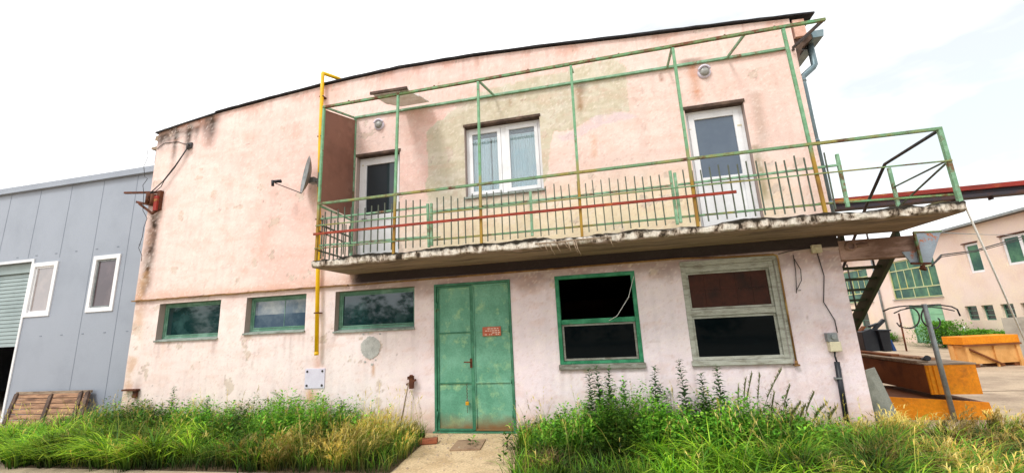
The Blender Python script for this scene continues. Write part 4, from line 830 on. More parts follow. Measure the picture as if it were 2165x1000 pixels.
for nm in ('big','far'):
    a, b, c_, d_ = yO[nm]; m = MB(); frame_yz(m, a+0.01, b-0.01, c_+0.01, d_-0.01, BX+0.06, BX+0.12, 0.05)
    for z in (2.74, 3.70): m.box(BX+0.05, BX+0.11, a+0.06, b-0.06, z-0.025, z+0.025)
    for k in range(1, 6): m.box(BX+0.064, BX+0.105, a+(b-a)*k/6-0.02, a+(b-a)*k/6+0.02, 2.766, 3.674)
    for k in (1, 2, 3): m.box(BX+0.066, BX+0.105, a+(b-a)*k/3.6-0.02, a+(b-a)*k/3.6+0.02, c_+0.06, 2.714); m.box(BX+0.066, BX+0.105, a+(b-a)*k/3.6-0.02, a+(b-a)*k/3.6+0.02, 3.726, d_-0.06)
    f = m.build('window', 'farframe', bgb); MB().box(BX+0.085, BX+0.09, a+0.055, b-0.055, c_+0.055, d_-0.055).build('pane', 'pane_bg', f)
    MB().box(BX-0.06, BX+0.10, a-0.05, b+0.05, c_-0.05, c_).build('sill', 'concrete', f)
for nm in ('s1','s2','s3','s4','farlow'):
    a, b, c_, d_ = yO[nm]; m = MB(); frame_yz(m, a+0.005, b-0.005, c_+0.005, d_-0.005, BX+0.10, BX+0.15, 0.04)
    for k in (1, 2): m.box(BX+0.105, BX+0.145, a+0.046, b-0.046, c_+(d_-c_)*k/3-0.012, c_+(d_-c_)*k/3+0.012)
    f = m.build('window', 'wframe', bgb); MB().box(BX+0.125, BX+0.13, a+0.04, b-0.04, c_+0.04, d_-0.04).build('pane', 'pane_dark', f)
a, b, c_, d_ = yO['door']; m = MB(); frame_yz(m, a, b, 0.005, d_-0.003, BX+0.03, BX+0.12, 0.07); f = m.build('door', 'wframe', bgb)
for k in (0, 1):
    m = MB(); u, v = a+0.075+(b-a-0.15)*k/2, a+0.075+(b-a-0.15)*(k+1)/2; m.box(BX+0.06, BX+0.10, u+0.008, v-0.008, 0.02, d_-0.08); m.box(BX+0.045, BX+0.06, u+0.03, v-0.03, 0.9, 0.96); m.box(BX+0.045, BX+0.06, u+0.03, v-0.03, 1.4, 1.44); m.build('door_leaf', 'gdoor', f)
MB().tube([(BX-0.06,20.4,0),(BX-0.06,20.4,5.0)], 0.05, 8).build('downpipe', 'galv', bgb)
# grey concrete wall piece in front of it
m = MB(); p = at(2116, 672, x=13.0); q = at(2200, 668, x=13.6); m.hexa([(p.x,p.y,0),(q.x,q.y,0),(q.x+.15,q.y,0),(p.x+.15,p.y+.02,0),(p.x,p.y,p.z),(q.x,q.y,q.z),(q.x+.15,q.y,q.z),(p.x+.15,p.y+.02,p.z)])
tag(m.build('concrete_wall', 'concrete'), 'low grey concrete wall standing behind the orange crate at the right edge', 'wall')
# crate / skip
t = thing('wooden_crate', 'large orange wooden crate with diagonal braces standing in the yard', 'crate', (10.7, 8.2, 0))
A = Vector((9.98,7.45,0)); ex = Vector((1.62,0.40,0)).normalized(); ey = Vector((-ex.y, ex.x, 0)); Lc, Dc = 1.62, 0.50
def O(u, v, z): return A + ex*u + ey*v + Vector((0,0,z))
def obox(m, u0, u1, v0, v1, z0, z1): m.hexa([O(u0,v0,z0),O(u1,v0,z0),O(u1,v1,z0),O(u0,v1,z0),O(u0,v0,z1),O(u1,v0,z1),O(u1,v1,z1),O(u0,v1,z1)]); return m
m = MB(); obox(m, 0.03, Lc-0.03, 0.03, Dc, 0.10, 0.62); m.build('body', 'crate', t)
m = MB(); obox(m, -0.05, Lc+0.02, -0.03, Dc+0.04, 0.64, 0.86); m.build('lid', 'orange', t, 0.01)
m = MB(); obox(m, -0.06, Lc+0.03, -0.05, 0.0, 0.59, 0.64); m.build('rim', 'brownply', t)
for (u0, u1) in ((0,.09),(Lc-.10,Lc-.0),(Lc*.52,Lc*.52+.04)): obox(MB(), u0, u1, -0.015, 0.029, 0.0, 0.6).build('batten', 'crate', t)
for v in (0.32,): obox(MB(), -0.015, 0.029, v, v+0.1, 0.0, 0.6).build('batten', 'crate', t)
MB().bar(O(0.09,-0.02,0.52), O(Lc*.6,-0.02,0.06), 0.05, 0.04).build('brace', 'brownply', t)
for u in (0.2, 0.95, 1.4): obox(MB(), u, u+0.16, 0.05, Dc, 0.0, 0.10).build('runner', 'brownply', t)
# orange shuttering
zt1 = at(1957, 772, y=1.0).z; xl1 = at(1957, 772, y=1.0).x; xr1 = at(2062, 770, y=1.0).x; zb1 = at(1975, 834, y=1.0).z
t = thing('shuttering_box', 'upper orange shuttering box with brown side lying on the lower one', 'shuttering', ((xl1+xr1)/2, 2.2, zb1), 'orange shuttering boxes stacked beside the house')
m = MB(); m.box(xl1+0.002, xr1-0.01, 1.03, 3.6, zb1+0.012, zt1-0.01); m.build('body', 'brownply', t)
m = MB(); m.box(xl1-0.01, xr1, 1.0, 1.028, zb1, zt1); m.build('front_panel', 'orange', t, 0.003)
MB().box(xl1+0.02, xl1+0.06, 0.985, 0.998, zb1+0.01, zt1).build('batten', 'orange', t); MB().box(xl1+0.09, xl1+0.13, 0.985, 0.998, zb1+0.01, zt1-0.01).build('batten', 'orange', t)
m = MB(); m.box(xl1-0.02, xr1+0.01, 0.99, 3.62, zt1+0.002, zt1+0.025); m.build('top_panel', 'woodgrey', t)
pl = at(1872, 823, y=0.95); pr = at(2090, 850, y=0.95)
t = thing('shuttering_box', 'lower orange shuttering box lying on the ground behind the grass', 'shuttering', (5.1, 1.6, 0), 'orange shuttering boxes stacked beside the house')
m = MB(); m.hexa([(4.22,0.98,0.0),(pr.x+.03,0.98,0.0),(pr.x+.03,2.6,0.0),(4.22,2.6,0.0),(4.22,0.98,zb1-0.004),(pr.x,0.98,pr.z-.004),(pr.x,2.6,pr.z-.004),(4.22,2.6,zb1-0.004)]); m.build('body', 'brownply', t)
m = MB(); m.hexa([(4.2,0.95,0.0),(pr.x+.04,0.95,0.0),(pr.x+.04,0.978,0.0),(4.2,0.978,0.0),(4.2,0.95,zb1-0.002),(pr.x+.01,0.95,pr.z),(pr.x+.01,0.978,pr.z),(4.2,0.978,zb1-0.002)]); m.build('front_panel', 'orange', t, 0.003)
def plank(a, b, wd, th, m_, label):
    tag(MB().bar(a, b, wd, th).build('plank', m_, None, 0.004), label, 'plank', 'planks lying on the orange boxes')
zz = zt1+0.025
plank((xl1+0.06,1.15,zz+.017),(xl1+0.02,3.5,zz+.017),0.16,0.03,'woodgrey','grey plank lying along the left edge of the upper orange box')
plank((xl1+0.42,1.5,zz+.022),(xl1+0.30,3.4,zz+.022),0.18,0.04,'wood','tan plank in the middle of the top of the upper orange box')
plank((xl1+0.16,2.0,zz+.055),(xl1+0.12,3.5,zz+.055),0.14,0.04,'brownply','brown board lying on top of the grey plank')
# junk on top
zb = zz+0.06
bl = at(1846, 742, z=zb); t = thing('storage_box', 'black plastic box standing on the boards behind the corner of the house', 'box', (bl.x, bl.y, zb))
b0 = at(1848,700,y=3.2); b1 = at(1882,742,y=3.2)
m = MB(); m.hexa([(b0.x+.05,3.1,b1.z),(b1.x-.02,3.1,b1.z),(b1.x-.02,3.6,b1.z),(b0.x+.05,3.6,b1.z),(b0.x,3.05,b0.z),(b1.x,3.05,b0.z),(b1.x,3.65,b0.z),(b0.x,3.65,b0.z)]); m.build('body', 'blackplastic', t, 0.012)
MB().box(b0.x-.015,b1.x+.015,3.03,3.67,b0.z+.001,b0.z+0.03).build('lid', 'blackplastic', t, 0.006)
t = thing('machine_part', 'black machine part with a slanting arm beside the black plastic box', 'machine part', (b0.x-0.15, 3.3, b1.z))
m = MB(); c0 = at(1822,742,y=3.3); c1 = at(1846,694,y=3.3); m.prism([(c0.x,c0.z),(c1.x-.03,c0.z),(c1.x-.03,c1.z-.05),(c1.x-.12,c1.z),(c0.x,c1.z-.06)], 'y', 3.15, 3.5); m.build('body', 'blackplastic', t, 0.01)
m = MB(); m.bar(at(1832,712,y=3.25), at(1868,676,y=3.25), 0.07, 0.06); m.bar(at(1838,690,y=3.28), at(1855,684,y=3.28), 0.09, 0.04); m.build('arm', 'blackplastic', t)
m = MB(); m.bar(at(1815,704,y=3.32), at(1826,690,y=3.32), 0.12, 0.03); m.build('flap', 'brownply', t)
b2 = at(1897,742,y=3.4); t0 = at(1884,718,y=3.4); m = MB(); m.hexa([(t0.x-.01,3.4,b2.z),(b2.x,3.4,b2.z),(b2.x,3.7,b2.z),(t0.x-.01,3.7,b2.z),(t0.x-.01,3.4,t0.z),(b2.x-.05,3.4,t0.z),(b2.x-.05,3.7,t0.z),(t0.x-.01,3.7,t0.z)]); tag(m.build('blue_tub', 'blue', None, 0.008), 'small blue plastic tub right of the black plastic box', 'tub')
m = MB(); p = at(1958, 748, y=1.2); m.tube([(p.x,1.3,zz+0.03),(p.x-.03,1.15,zz+0.07)], 0.035, 10); m.tube([(p.x-.03,1.15,zz+.07),(p.x-.035,1.13,zz+.078)], 0.045, 10); tag(m.build('rubber_plug', 'blackplastic'), 'small black plug at the front of the upper orange box', 'plug')
# leaning grey sheet
m = MB(); m.hexa([at(1846,897,y=0.10), at(1912,903,y=0.30), at(1912,903,y=0.30)+Vector((.02,.04,0)), at(1846,897,y=.10)+Vector((.02,.04,0)), at(1829,782,y=0.10), at(1849,776,y=0.28), at(1849,776,y=0.28)+Vector((.02,.04,0)), at(1829,782,y=0.10)+Vector((.02,.04,0))])
tag(m.build('cement_sheet', 'greysheet', None, 0.006), 'grey fibre cement sheet leaning at the right corner of the pink wall', 'sheet')
# ornamental pole
pb_ = Vector((5.15,1.0,0)); pt_ = at(1944, 643, y=0.95)
t = thing('ornamental_pole', 'leaning grey pole with wrought iron scrolls at its top', 'pole', pb_)
m = MB(); m.tube([pb_+Vector((0,-.15,0)), pt_+Vector((0,-.1,0))], 0.035, 12); m.build('pole', 'galv', t)
def px_tube(pts, r, nm, y=0.84): 
    MB().tube([at(a, b, y=y) for a, b in pts], r, 6).build(nm, 'darksteel', t)
px_tube([(1867,658),(1880,652),(1900,648),(1925,646),(1945,647),(1968,646),(1990,645),(2012,648),(2024,654),(2030,668)], 0.012, 'arm')
px_tube([(1890,662),(1905,655),(1930,650),(1946,650),(1970,649),(1990,651),(2018,657)], 0.010, 'arm')
def circ(cx, cy, r, a0, a1, n=16): return [(cx+r*math.cos(q), cy+r*math.sin(q)) for q in np.linspace(a0, a1, n)]
px_tube(circ(1922,672,22,-1.2*PI/2,PI*0.55), 0.011, 'scroll'); px_tube([(1930,692),(1918,694),(1902,690),(1896,682)], 0.010, 'scroll')
px_tube(circ(1972,668,24,PI*0.45,PI*1.55), 0.011, 'scroll'); px_tube(circ(1976,682,12,-0.3*PI,PI*0.9), 0.010, 'scroll'); px_tube([(1902,690),(1906,682)],0.008,'scroll')
# thin poles in the yard, bushes by the far wall
def yard_pole(p0, p1, x, mt, label): 
    a_, b_ = at(*p0, x=x), at(*p1, x=x); b_.z = max(b_.z, 0.0)
    tag(MB().tube([b_, a_], 0.03, 8).build('marker_pole', mt), label, 'pole', 'thin poles in the yard')
yard_pole((1900,662),(1917,742),11.5,'rust','thin rusty pole leaning in front of the far green door'); yard_pole((2038,690),(2043,738),14.6,'pvc','short white pole between the bushes')

# ------------------------------------------------------------------ grey hall on the left
HY = 0.9
hall = thing('grey_hall', 'grey blue metal clad hall with two slim white windows and a half open roller door', 'hall', (-16, HY, 0))
hO = [(-15.44,-14.50,2.64,4.08),(-13.25,-12.32,2.64,4.10),(-20.0,-15.62,0.0,4.17)]
fx = 1.0
def hp_(px, py): return at(px, py, y=HY)
h1 = (hp_(72,557).x, hp_(125,555).x, hp_(55,671).z, hp_(72,557).z); h2 = (hp_(201,542).x, hp_(257,540).x, hp_(182,661).z, hp_(201,542).z); HTOP = hp_(160,384).z; dz = hp_(70,553)
hO = [h1, h2, (dz.x-4.4, dz.x, 0.0, dz.z)]
xs = lines(-27, -10.27, 4.0, [v for o in hO for v in o[:2]]); zs = lines(0.0, HTOP, 4.0, [v for o in hO for v in o[2:] if v > 0]); m = MB()
for i in range(len(xs)-1):
    for j in range(len(zs)-1):
        cx, cz = (xs[i]+xs[i+1])/2, (zs[j]+zs[j+1])/2
        if any(a < cx < b and c_ < cz < d_ for a, b, c_, d_ in hO): continue
        m.quad((xs[i],HY,zs[j]),(xs[i+1],HY,zs[j]),(xs[i+1],HY,zs[j+1]),(xs[i],HY,zs[j+1]))
for a, b, c_, d_ in hO:
    for (p, q) in (((a,c_),(a,d_)),((b,d_),(b,c_)),((a,d_),(b,d_)),((b,c_),(a,c_))): m.quad((p[0],HY,p[1]),(q[0],HY,q[1]),(q[0],HY+0.25,q[1]),(p[0],HY+0.25,p[1]))
m.quad((-27,HY,0),(-27,HY+15,0),(-27,HY+15,HTOP),(-27,HY,HTOP)); m.quad((-27,HY+15,0),(-10.27,HY+15,0),(-10.27,HY+15,HTOP),(-27,HY+15,HTOP)); m.quad((-10.27,HY,0),(-10.27,HY+15,0),(-10.27,HY+15,HTOP),(-10.27,HY,HTOP))
m.build('wall', 'hall', hall, recalc=False)
m = MB(); m.box(-27.1,-10.27,HY-0.10,HY+15.1,HTOP+0.002,HTOP+0.07); rf = m.build('roof', 'hall', hall)
MB().box(-27.1,-10.27,HY-0.10,HY-0.02,HTOP-0.10,HTOP).build('fascia', 'hall', rf)
x = hp_(293,370).x
for k in range(14):
    m = MB()
    for (za, zb) in ((0.0,HTOP-0.10),):
        skip = any(a-0.05 < x < b+0.05 for a, b, c_, d_ in hO)
        if not skip: m.box(x-0.006,x+0.006,HY-0.004,HY-0.001,0.01,HTOP-0.10)
        else:
            o_ = [o for o in hO if o[0]-0.05 < x < o[1]+0.05][0]; m.box(x-0.006,x+0.006,HY-0.004,HY-0.001,o_[3]+0.1,HTOP-0.10)
    m.build('panel_joint', 'hall_line', hall); x -= 1.17
m = MB(); x = -10.9
while x > -17.5:
    for z in (4.30, 2.10): 
        if not any(a-0.1 < x < b+0.1 and c_-0.1 < z < d_+0.1 for a, b, c_, d_ in hO): m.box(x-0.035,x+0.035,HY-0.006,HY-0.001,z-0.012,z+0.012)
    x -= 0.72
m.build('fixing', 'hall_line', hall)
for k, (a, b, c_, d_) in enumerate((h1, h2)):
    m = MB(); frame_rect(m, a+0.002, b-0.002, c_+0.002, d_-0.002, HY-0.03, HY+0.10, 0.11); f = m.build('window', 'pvc', hall, 0.006); f['label'] = ('slim white window next to the roller door', 'slim white window with dark brownish glass nearer the pink building')[k]
    m = MB(); frame_rect(m, a+0.115, b-0.115, c_+0.115, d_-0.115, HY+0.01, HY+0.07, 0.04); m.build('sash', 'pvc' if k == 0 else 'galv', f)
    MB().box(a+0.15, b-0.15, HY+0.03, HY+0.036, c_+0.15, d_-0.15).build('pane', glass_mat('hall_glass_pale', srgb(150,138,134), 0.1, 0.12, 0.03, srgb(176,160,152), 1.0) if k == 0 else glass_mat('hall_glass_brown', srgb(92,78,82), 0.1, 0.03, 0.03, srgb(120,104,104), 1.0), f)
a, b, c_, d_ = hO[2]; zb_ = hp_(20,726).z; m = MB(); z = d_-0.28; m.box(a+0.01, b-0.01, HY+0.10, HY+0.22, d_-0.27, d_-0.01)
while z > zb_: m.hexa([(a+0.01,HY+0.15,z-0.10),(b-0.01,HY+0.15,z-0.10),(b-0.01,HY+0.19,z-0.10),(a+0.01,HY+0.19,z-0.10),(a+0.01,HY+0.165,z-0.004),(b-0.01,HY+0.165,z-0.004),(b-0.01,HY+0.19,z-0.004),(a+0.01,HY+0.19,z-0.004)]); z -= 0.105
m.build('roller_door', 'shutter', hall)
m = MB(); m.box(b+0.002, b+0.07, HY-0.025, HY-0.002, 0.0, d_+0.07); m.box(a, b+0.002, HY-0.025, HY-0.002, d_+0.002, d_+0.07); m.build('door_trim', 'pvc', hall)
# timber panel leaning on the hall
t = thing('timber_panel', 'old timber plank panel leaning against the grey hall', 'panel', (-13.6, 0.5, 0))
a0 = at(8, 897, y=0.30); a1 = at(170, 895, y=0.30); b0 = at(36, 832, y=0.80); b1 = at(190, 828, y=0.80)
a0.z = a1.z = 0.05
def TP(u, v, o=0): 
    p = a0.lerp(a1, u).lerp(b0.lerp(b1, u), v); return p + Vector((0,-0.85,0.5))*o
n = 6
for k in range(n):
    v0, v1 = k/n+0.012, (k+1)/n-0.012; m = MB(); m.hexa([TP(0,v0,0),TP(1,v0,0),TP(1,v0,-.03),TP(0,v0,-.03),TP(0,v1,0),TP(1,v1,0),TP(1,v1,-.03),TP(0,v1,-.03)]); m.build('plank', 'wood', t)
for u in (0.012, 0.5, 0.90, 0.985):
    m = MB(); m.bar(TP(u,0.0,.02), TP(u,0.92 if u == .5 else 1.0,.02), 0.09, 0.04, up=(0,-.85,.5)); m.build('batten', 'lintel', t)
m = MB(); m.bar(TP(0,1.02,0), TP(1.02,1.02,0), 0.05, 0.06); m.build('top_rail', 'woodgrey', t)

# ------------------------------------------------------------------ ground
def sheet(name, poly, z, m_): return tag(MB().poly([(p[0], p[1], z) for p in poly]).build(name, m_), kind='structure')
G['ground'] = mat('yard_ground', srgb(196,176,150), srgb(172,152,130), 0.95, scale=1.2, col3=srgb(132,116,98), scale3=0.8, lo3=0.48, hi3=0.75, bump=0.4, bscale=30, fine=0.25)
G['path'] = mat('worn_concrete', srgb(222,196,156), srgb(198,170,130), 0.95, scale=2.2, col3=srgb(140,116,86), scale3=1.6, lo3=0.56, hi3=0.74, bump=0.7, bscale=36, fine=0.35)
G['soil'] = mat('soil', srgb(92,74,50), srgb(66,56,36), 1.0, scale=4, bump=0.5)
sheet('ground', [(-400,-400),(400,-400),(400,400),(-400,400)], 0.0, 'ground')
sheet('path', [(-3.3,-0.02),(-1.45,-0.02),(-1.1,-1.2),(-0.9,-4.5),(-3.2,-4.5),(-2.85,-1.9)], 0.004, 'path')
LB = [(-12.9,-0.55),(-13.0,0.0),(-11.6,0.45),(-10.35,0.6),(-10.26,-0.06),(-3.28,-0.06),(-3.02,-0.6),(-2.86,-2.1),(-6,-2.15),(-9.3,-2.2)]
RB = [(-1.55,-0.06),(3.6,-0.06),(3.9,-0.05),(5.0,0.30),(6.4,0.25),(9.0,0.0),(9.0,-2.9),(-1.1,-2.9),(-1.3,-1.5)]
sheet('soil', LB, 0.008, 'soil'); sheet('soil', RB, 0.008, 'soil')
# slab joint in the yard
m = MB(); m.box(6.5,30,3.55,3.57,0.001,0.006); tag(m.build('paving_joint', 'soil'), kind='structure')
# brick and rusty sheet by the door
m = MB(); p = at(905, 933, z=0.04); m.bar((p.x-.14,p.y-.02,0.045),(p.x+.14,p.y+.05,0.05),0.13,0.075); tag(m.build('brick', 'brick', None, 0.012), 'broken red brick lying left of the green door', 'brick')
m = MB(); q = [at(a_, b_, z=0.02) for a_, b_ in ((950,951),(1015,949),(1027,928),(968,930))]; m.hexa([v+Vector((0,0,-.012)) for v in q]+[v+Vector((0,0,.004)) for v in q])
G['mat'] = mat('door_mat', srgb(168,140,112), srgb(140,112,90), 0.95, scale=5, fine=0.3); tag(m.build('door_mat', 'mat'), 'flat tan metal sheet lying in front of the green door', 'mat')

# ------------------------------------------------------------------ vegetation
def in_poly(px, py, poly):
    r = np.zeros(len(px), bool); n = len(poly)
    for i in range(n):
        (x1, y1), (x2, y2) = poly[i], poly[(i+1) % n]
        if y1 == y2: continue
        r ^= ((y1 > py) != (y2 > py)) & (px < (x2-x1)*(py-y1)/(y2-y1)+x1)
    return r
def scatter(poly, n):
    xs = [p[0] for p in poly]; ys = [p[1] for p in poly]
    x = rng.uniform(min(xs), max(xs), n*3); y = rng.uniform(min(ys), max(ys), n*3); k = in_poly(x, y, poly); return x[k][:n], y[k][:n]
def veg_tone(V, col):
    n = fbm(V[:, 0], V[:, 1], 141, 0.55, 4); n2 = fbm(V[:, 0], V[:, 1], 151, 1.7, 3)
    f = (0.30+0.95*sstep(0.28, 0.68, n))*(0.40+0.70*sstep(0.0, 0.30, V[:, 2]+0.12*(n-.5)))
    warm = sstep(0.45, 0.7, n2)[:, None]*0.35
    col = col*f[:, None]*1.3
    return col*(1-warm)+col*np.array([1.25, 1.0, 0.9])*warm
def mesh_from(name, V, F, col, m_, parent=None):
    me = bpy.data.meshes.new(name); F = F.astype(np.int32); k = F.shape[1]
    me.vertices.add(len(V)); me.vertices.foreach_set('co', V.astype(np.float32).ravel()); me.loops.add(F.size); me.loops.foreach_set('vertex_index', F.ravel())
    me.polygons.add(len(F)); me.polygons.foreach_set('loop_start', np.arange(0, F.size, k, dtype=np.int32)); me.polygons.foreach_set('loop_total', np.full(len(F), k, np.int32))
    me.polygons.foreach_set('use_smooth', np.ones(len(F), bool)); me.update(calc_edges=True)
    ca = me.color_attributes.new('Col', 'FLOAT_COLOR', 'POINT'); ca.data.foreach_set('color', np.concatenate([col, np.ones((len(col), 1))], 1).astype(np.float32).ravel())
    me.materials.append(G[m_]); o = bpy.data.objects.new(name, me); C.objects.link(o)
    if parent: o.parent = parent
    return o
def blades(x, y, z, h, wd, bend, ang, c0, c1, seg=4, lean=None):
    """arched tapering blades; c0 base colour, c1 tip colour (n,3)"""
    n = len(x); V = np.zeros((n, (seg+1)*2, 3)); col = np.zeros((n, (seg+1)*2, 3)); dx, dy = np.cos(ang), np.sin(ang); tw = ang + rng.uniform(0.9, 2.2, n); sx, sy = np.cos(tw), np.sin(tw)
    for k in range(seg+1):
        t = k/seg; r = bend*h*t**2; up = h*(t - 0.45*bend*t**3); ww = wd*(1-t**1.6)*(0.6+0.8*min(t*3, 1))*0.6+0.0006
        for s, e in ((0, -1), (1, 1)):
            V[:, 2*k+s, 0] = x+dx*r+sx*ww*e; V[:, 2*k+s, 1] = y+dy*r+sy*ww*e; V[:, 2*k+s, 2] = z+up
            col[:, 2*k+s] = c0*(1-t)+c1*t
    b = (np.arange(n)*(seg+1)*2)[:, None]; F = np.concatenate([b+np.array([[2*k, 2*k+1, 2*k+3, 2*k+2]]) for k in range(seg)], 0)
    return V.reshape(-1, 3), F, col.reshape(-1, 3)
def join(parts):
    V, F, Cc, o = [], [], [], 0
    for v, f, c_ in parts: V.append(v); F.append(f+o); Cc.append(c_); o += len(v)
    return np.concatenate(V), np.concatenate(F), np.concatenate(Cc)
def pick(cols, n, jit=0.25):
    c_ = np.array(cols)[rng.integers(0, len(cols), n)]; return np.clip(c_*rng.uniform(1-jit, 1+jit, (n, 1)), 0, 1)
GREEN = [(0.13,0.31,0.016),(0.09,0.25,0.016),(0.17,0.35,0.018),(0.06,0.17,0.014)]; LIME = [(0.34,0.56,0.02),(0.42,0.60,0.05),(0.25,0.47,0.016)]
STRAW = [(0.50,0.42,0.10),(0.46,0.36,0.07),(0.58,0.50,0.20),(0.36,0.26,0.06)]; OLIVE = [(0.24,0.28,0.03),(0.32,0.30,0.05)]; DKG = [(0.02,0.06,0.01),(0.03,0.07,0.012)]
def tufts(cx, cy, nb, h, wd, bend, c0, c1, spread=0.05, jit=0.25, main=None, seg=4):
    n = len(cx); i = np.repeat(np.arange(n), nb); m_ = len(i); hs = rng.uniform(*h, n)[i]*rng.uniform(.55, 1.15, m_)
    ang = rng.uniform(0, 2*PI, m_)
    if main is not None: ang = rng.normal(main, 1.1, m_)
    X = cx[i]+np.cos(ang)*np.abs(rng.normal(0, spread, m_)); Y_ = cy[i]+np.sin(ang)*np.abs(rng.normal(0, spread, m_))
    tone = rng.uniform(1-jit, 1+jit, n)[i][:, None]
    return blades(X, Y_, np.zeros(m_), hs, rng.uniform(*wd, m_), rng.uniform(*bend, m_), ang, pick(c0, m_, .2), np.clip(pick(c1, m_, .2)*tone, 0, 1), seg), (X, Y_, hs, ang)
def plumes(pos, frac, k, L_=(.05,.11)):
    X, Y_, h, ang = pos; a = rng.random(len(X)) < frac; X, Y_, h, ang = X[a], Y_[a], h[a], ang[a]; n = len(X); out = []
    for q in range(k):
        t = rng.uniform(.72, 1.0, n); r = .45*h*t**2
        out.append(blades(X+np.cos(ang)*r, Y_+np.sin(ang)*r, h*(t-.2*t**3), rng.uniform(*L_, n), rng.uniform(.004, .008, n), rng.uniform(.5, 1.3, n), ang+rng.normal(0, .6, n), pick(STRAW, n), pick(STRAW, n), 2))
    return out
def zone(poly, n, f):
    x, y = scatter(poly, n*4); k = rng.random(len(x)) < f(x, y); return x[k][:n], y[k][:n]
g2 = lambda v, m_, s_: np.exp(-((v-m_)/s_)**2)
def meadow(name, poly, lush, straw, fine, label):
    """three layers: a fine green underlayer, arching lime tufts and dry seeding tufts"""
    P_ = []
    x, y = scatter(poly, fine); hm = (0.16+0.26*fbm(x, y, 71, .8))*(1-0.45*sstep(2.4, 3.6, x))*(1-0.55*sstep(-10.2, -12.2, x))
    n = len(x); P_.append(blades(x, y, np.zeros(n), hm*rng.uniform(.5, 1.2, n), rng.uniform(.004, .008, n), rng.uniform(.15, .8, n), rng.uniform(0, 6.3, n), pick(DKG, n), pick(GREEN+OLIVE, n), 3))
    for (nn, f, h, wd, bend, nb, cols, main) in lush:
        a, b = zone(poly, nn, f); P_.append(tufts(a, b, nb, h, wd, bend, DKG+GREEN[3:], cols, .07, main=main)[0])
    for (nn, f, h, nb, fr) in straw:
        a, b = zone(poly, nn, f); v, pos = tufts(a, b, nb, h, (.002, .0045), (.3, 1.0), OLIVE, STRAW+OLIVE+OLIVE, .06, main=-0.4); P_.append(v); P_ += plumes(pos, fr, 5)
        x, y = scatter(poly, 420); k = (x < 3.2) & (x > -11); x, y = x[k], y[k]; n = len(x); h = rng.uniform(.45, .95, n)*(1-0.35*sstep(2.0, 3.2, x)); ang = rng.uniform(0, 6.3, n)
    bd = rng.uniform(.05, .45, n); P_.append(blades(x, y, np.zeros(n), h, rng.uniform(.0025, .0045, n), bd, ang, pick(GREEN, n), pick(OLIVE+STRAW, n), 4))
    for q in range(7):
        t = rng.uniform(.74, 1.0, n); r = bd*h*t**2; P_.append(blades(x+np.cos(ang)*r, y+np.sin(ang)*r, h*(t-.45*bd*t**3), rng.uniform(.03, .08, n), rng.uniform(.003, .006, n), rng.uniform(.3, .9, n), ang+rng.normal(0, .8, n), pick(OLIVE+STRAW, n), pick(STRAW, n), 2))
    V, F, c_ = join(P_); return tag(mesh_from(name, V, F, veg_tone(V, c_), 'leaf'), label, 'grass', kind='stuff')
meadow('grass', LB,
  [(150, lambda x, y: g2(x, -9.3, 2.4)*sstep(-0.6, -1.2, y), (.42,.74), (.010,.018), (.6,1.2), 34, LIME+LIME+GREEN, -2.2),
   (170, lambda x, y: 0.8*sstep(-3.4, -5.0, x)*sstep(-12.2, -10.6, x), (.34,.60), (.006,.011), (.3,.9), 30, GREEN+LIME[2:], None),
   (40, lambda x, y: g2(x, -5.6, .7)*sstep(-1.0, -1.6, y), (.35,.55), (.009,.015), (.6,1.1), 30, LIME+GREEN, -1.8)],
  [(62, lambda x, y: g2(x, -3.75, .5)*sstep(.2, -.2, y), (.40,.62), 40, .5), (58, lambda x, y: g2(x, -4.7, .8)*sstep(-1.1, -1.7, y), (.32,.52), 40, .5),
   (45, lambda x, y: g2(x, -7.0, .8)*sstep(-1.3, -1.8, y), (.30,.46), 40, .5), (30, lambda x, y: 0.5+0*x, (.35,.55), 18, .35), (20, lambda x, y: g2(x, -11.6, .8), (.2,.35), 24, .3)],
  15000, 'lush green grass growing along the wall left of the door')
meadow('grass', RB,
  [(110, lambda x, y: g2(x, 1.2, 1.0)*sstep(-1.2, -1.7, y), (.40,.66), (.009,.017), (.5,1.1), 34, LIME+LIME+GREEN, -1.7),
   (90, lambda x, y: g2(x, 2.5, .7)*sstep(-0.8, -1.3, y), (.45,.70), (.006,.010), (.7,1.2), 34, GREEN+OLIVE, 0.2),
   (170, lambda x, y: 0.9*sstep(3.2, 2.0, x), (.28,.50), (.005,.010), (.3,.9), 30, GREEN+LIME[2:], None),
   (190, lambda x, y: sstep(2.4, 3.0, x)*sstep(9.5, 6, x), (.22,.40), (.005,.010), (.4,1.0), 32, GREEN+LIME+OLIVE, 0.3)],
  [(120, lambda x, y: sstep(2.4, 3.4, x)*sstep(9, 6, x), (.24,.42), 40, .5), (40, lambda x, y: g2(x, -1.2, .35), (.25,.45), 30, .3), (40, lambda x, y: g2(x, 2.4, .6)*sstep(-.9, -.4, y), (.35,.55), 26, .35),
   (60, lambda x, y: g2(x, 3.3, .8)*sstep(-1.0, -1.5, y), (.32,.5), 42, .6), (25, lambda x, y: 0.5+0*x, (.35,.5), 14, .3)],
  15000, 'green and straw coloured grass growing along the wall right of the door')
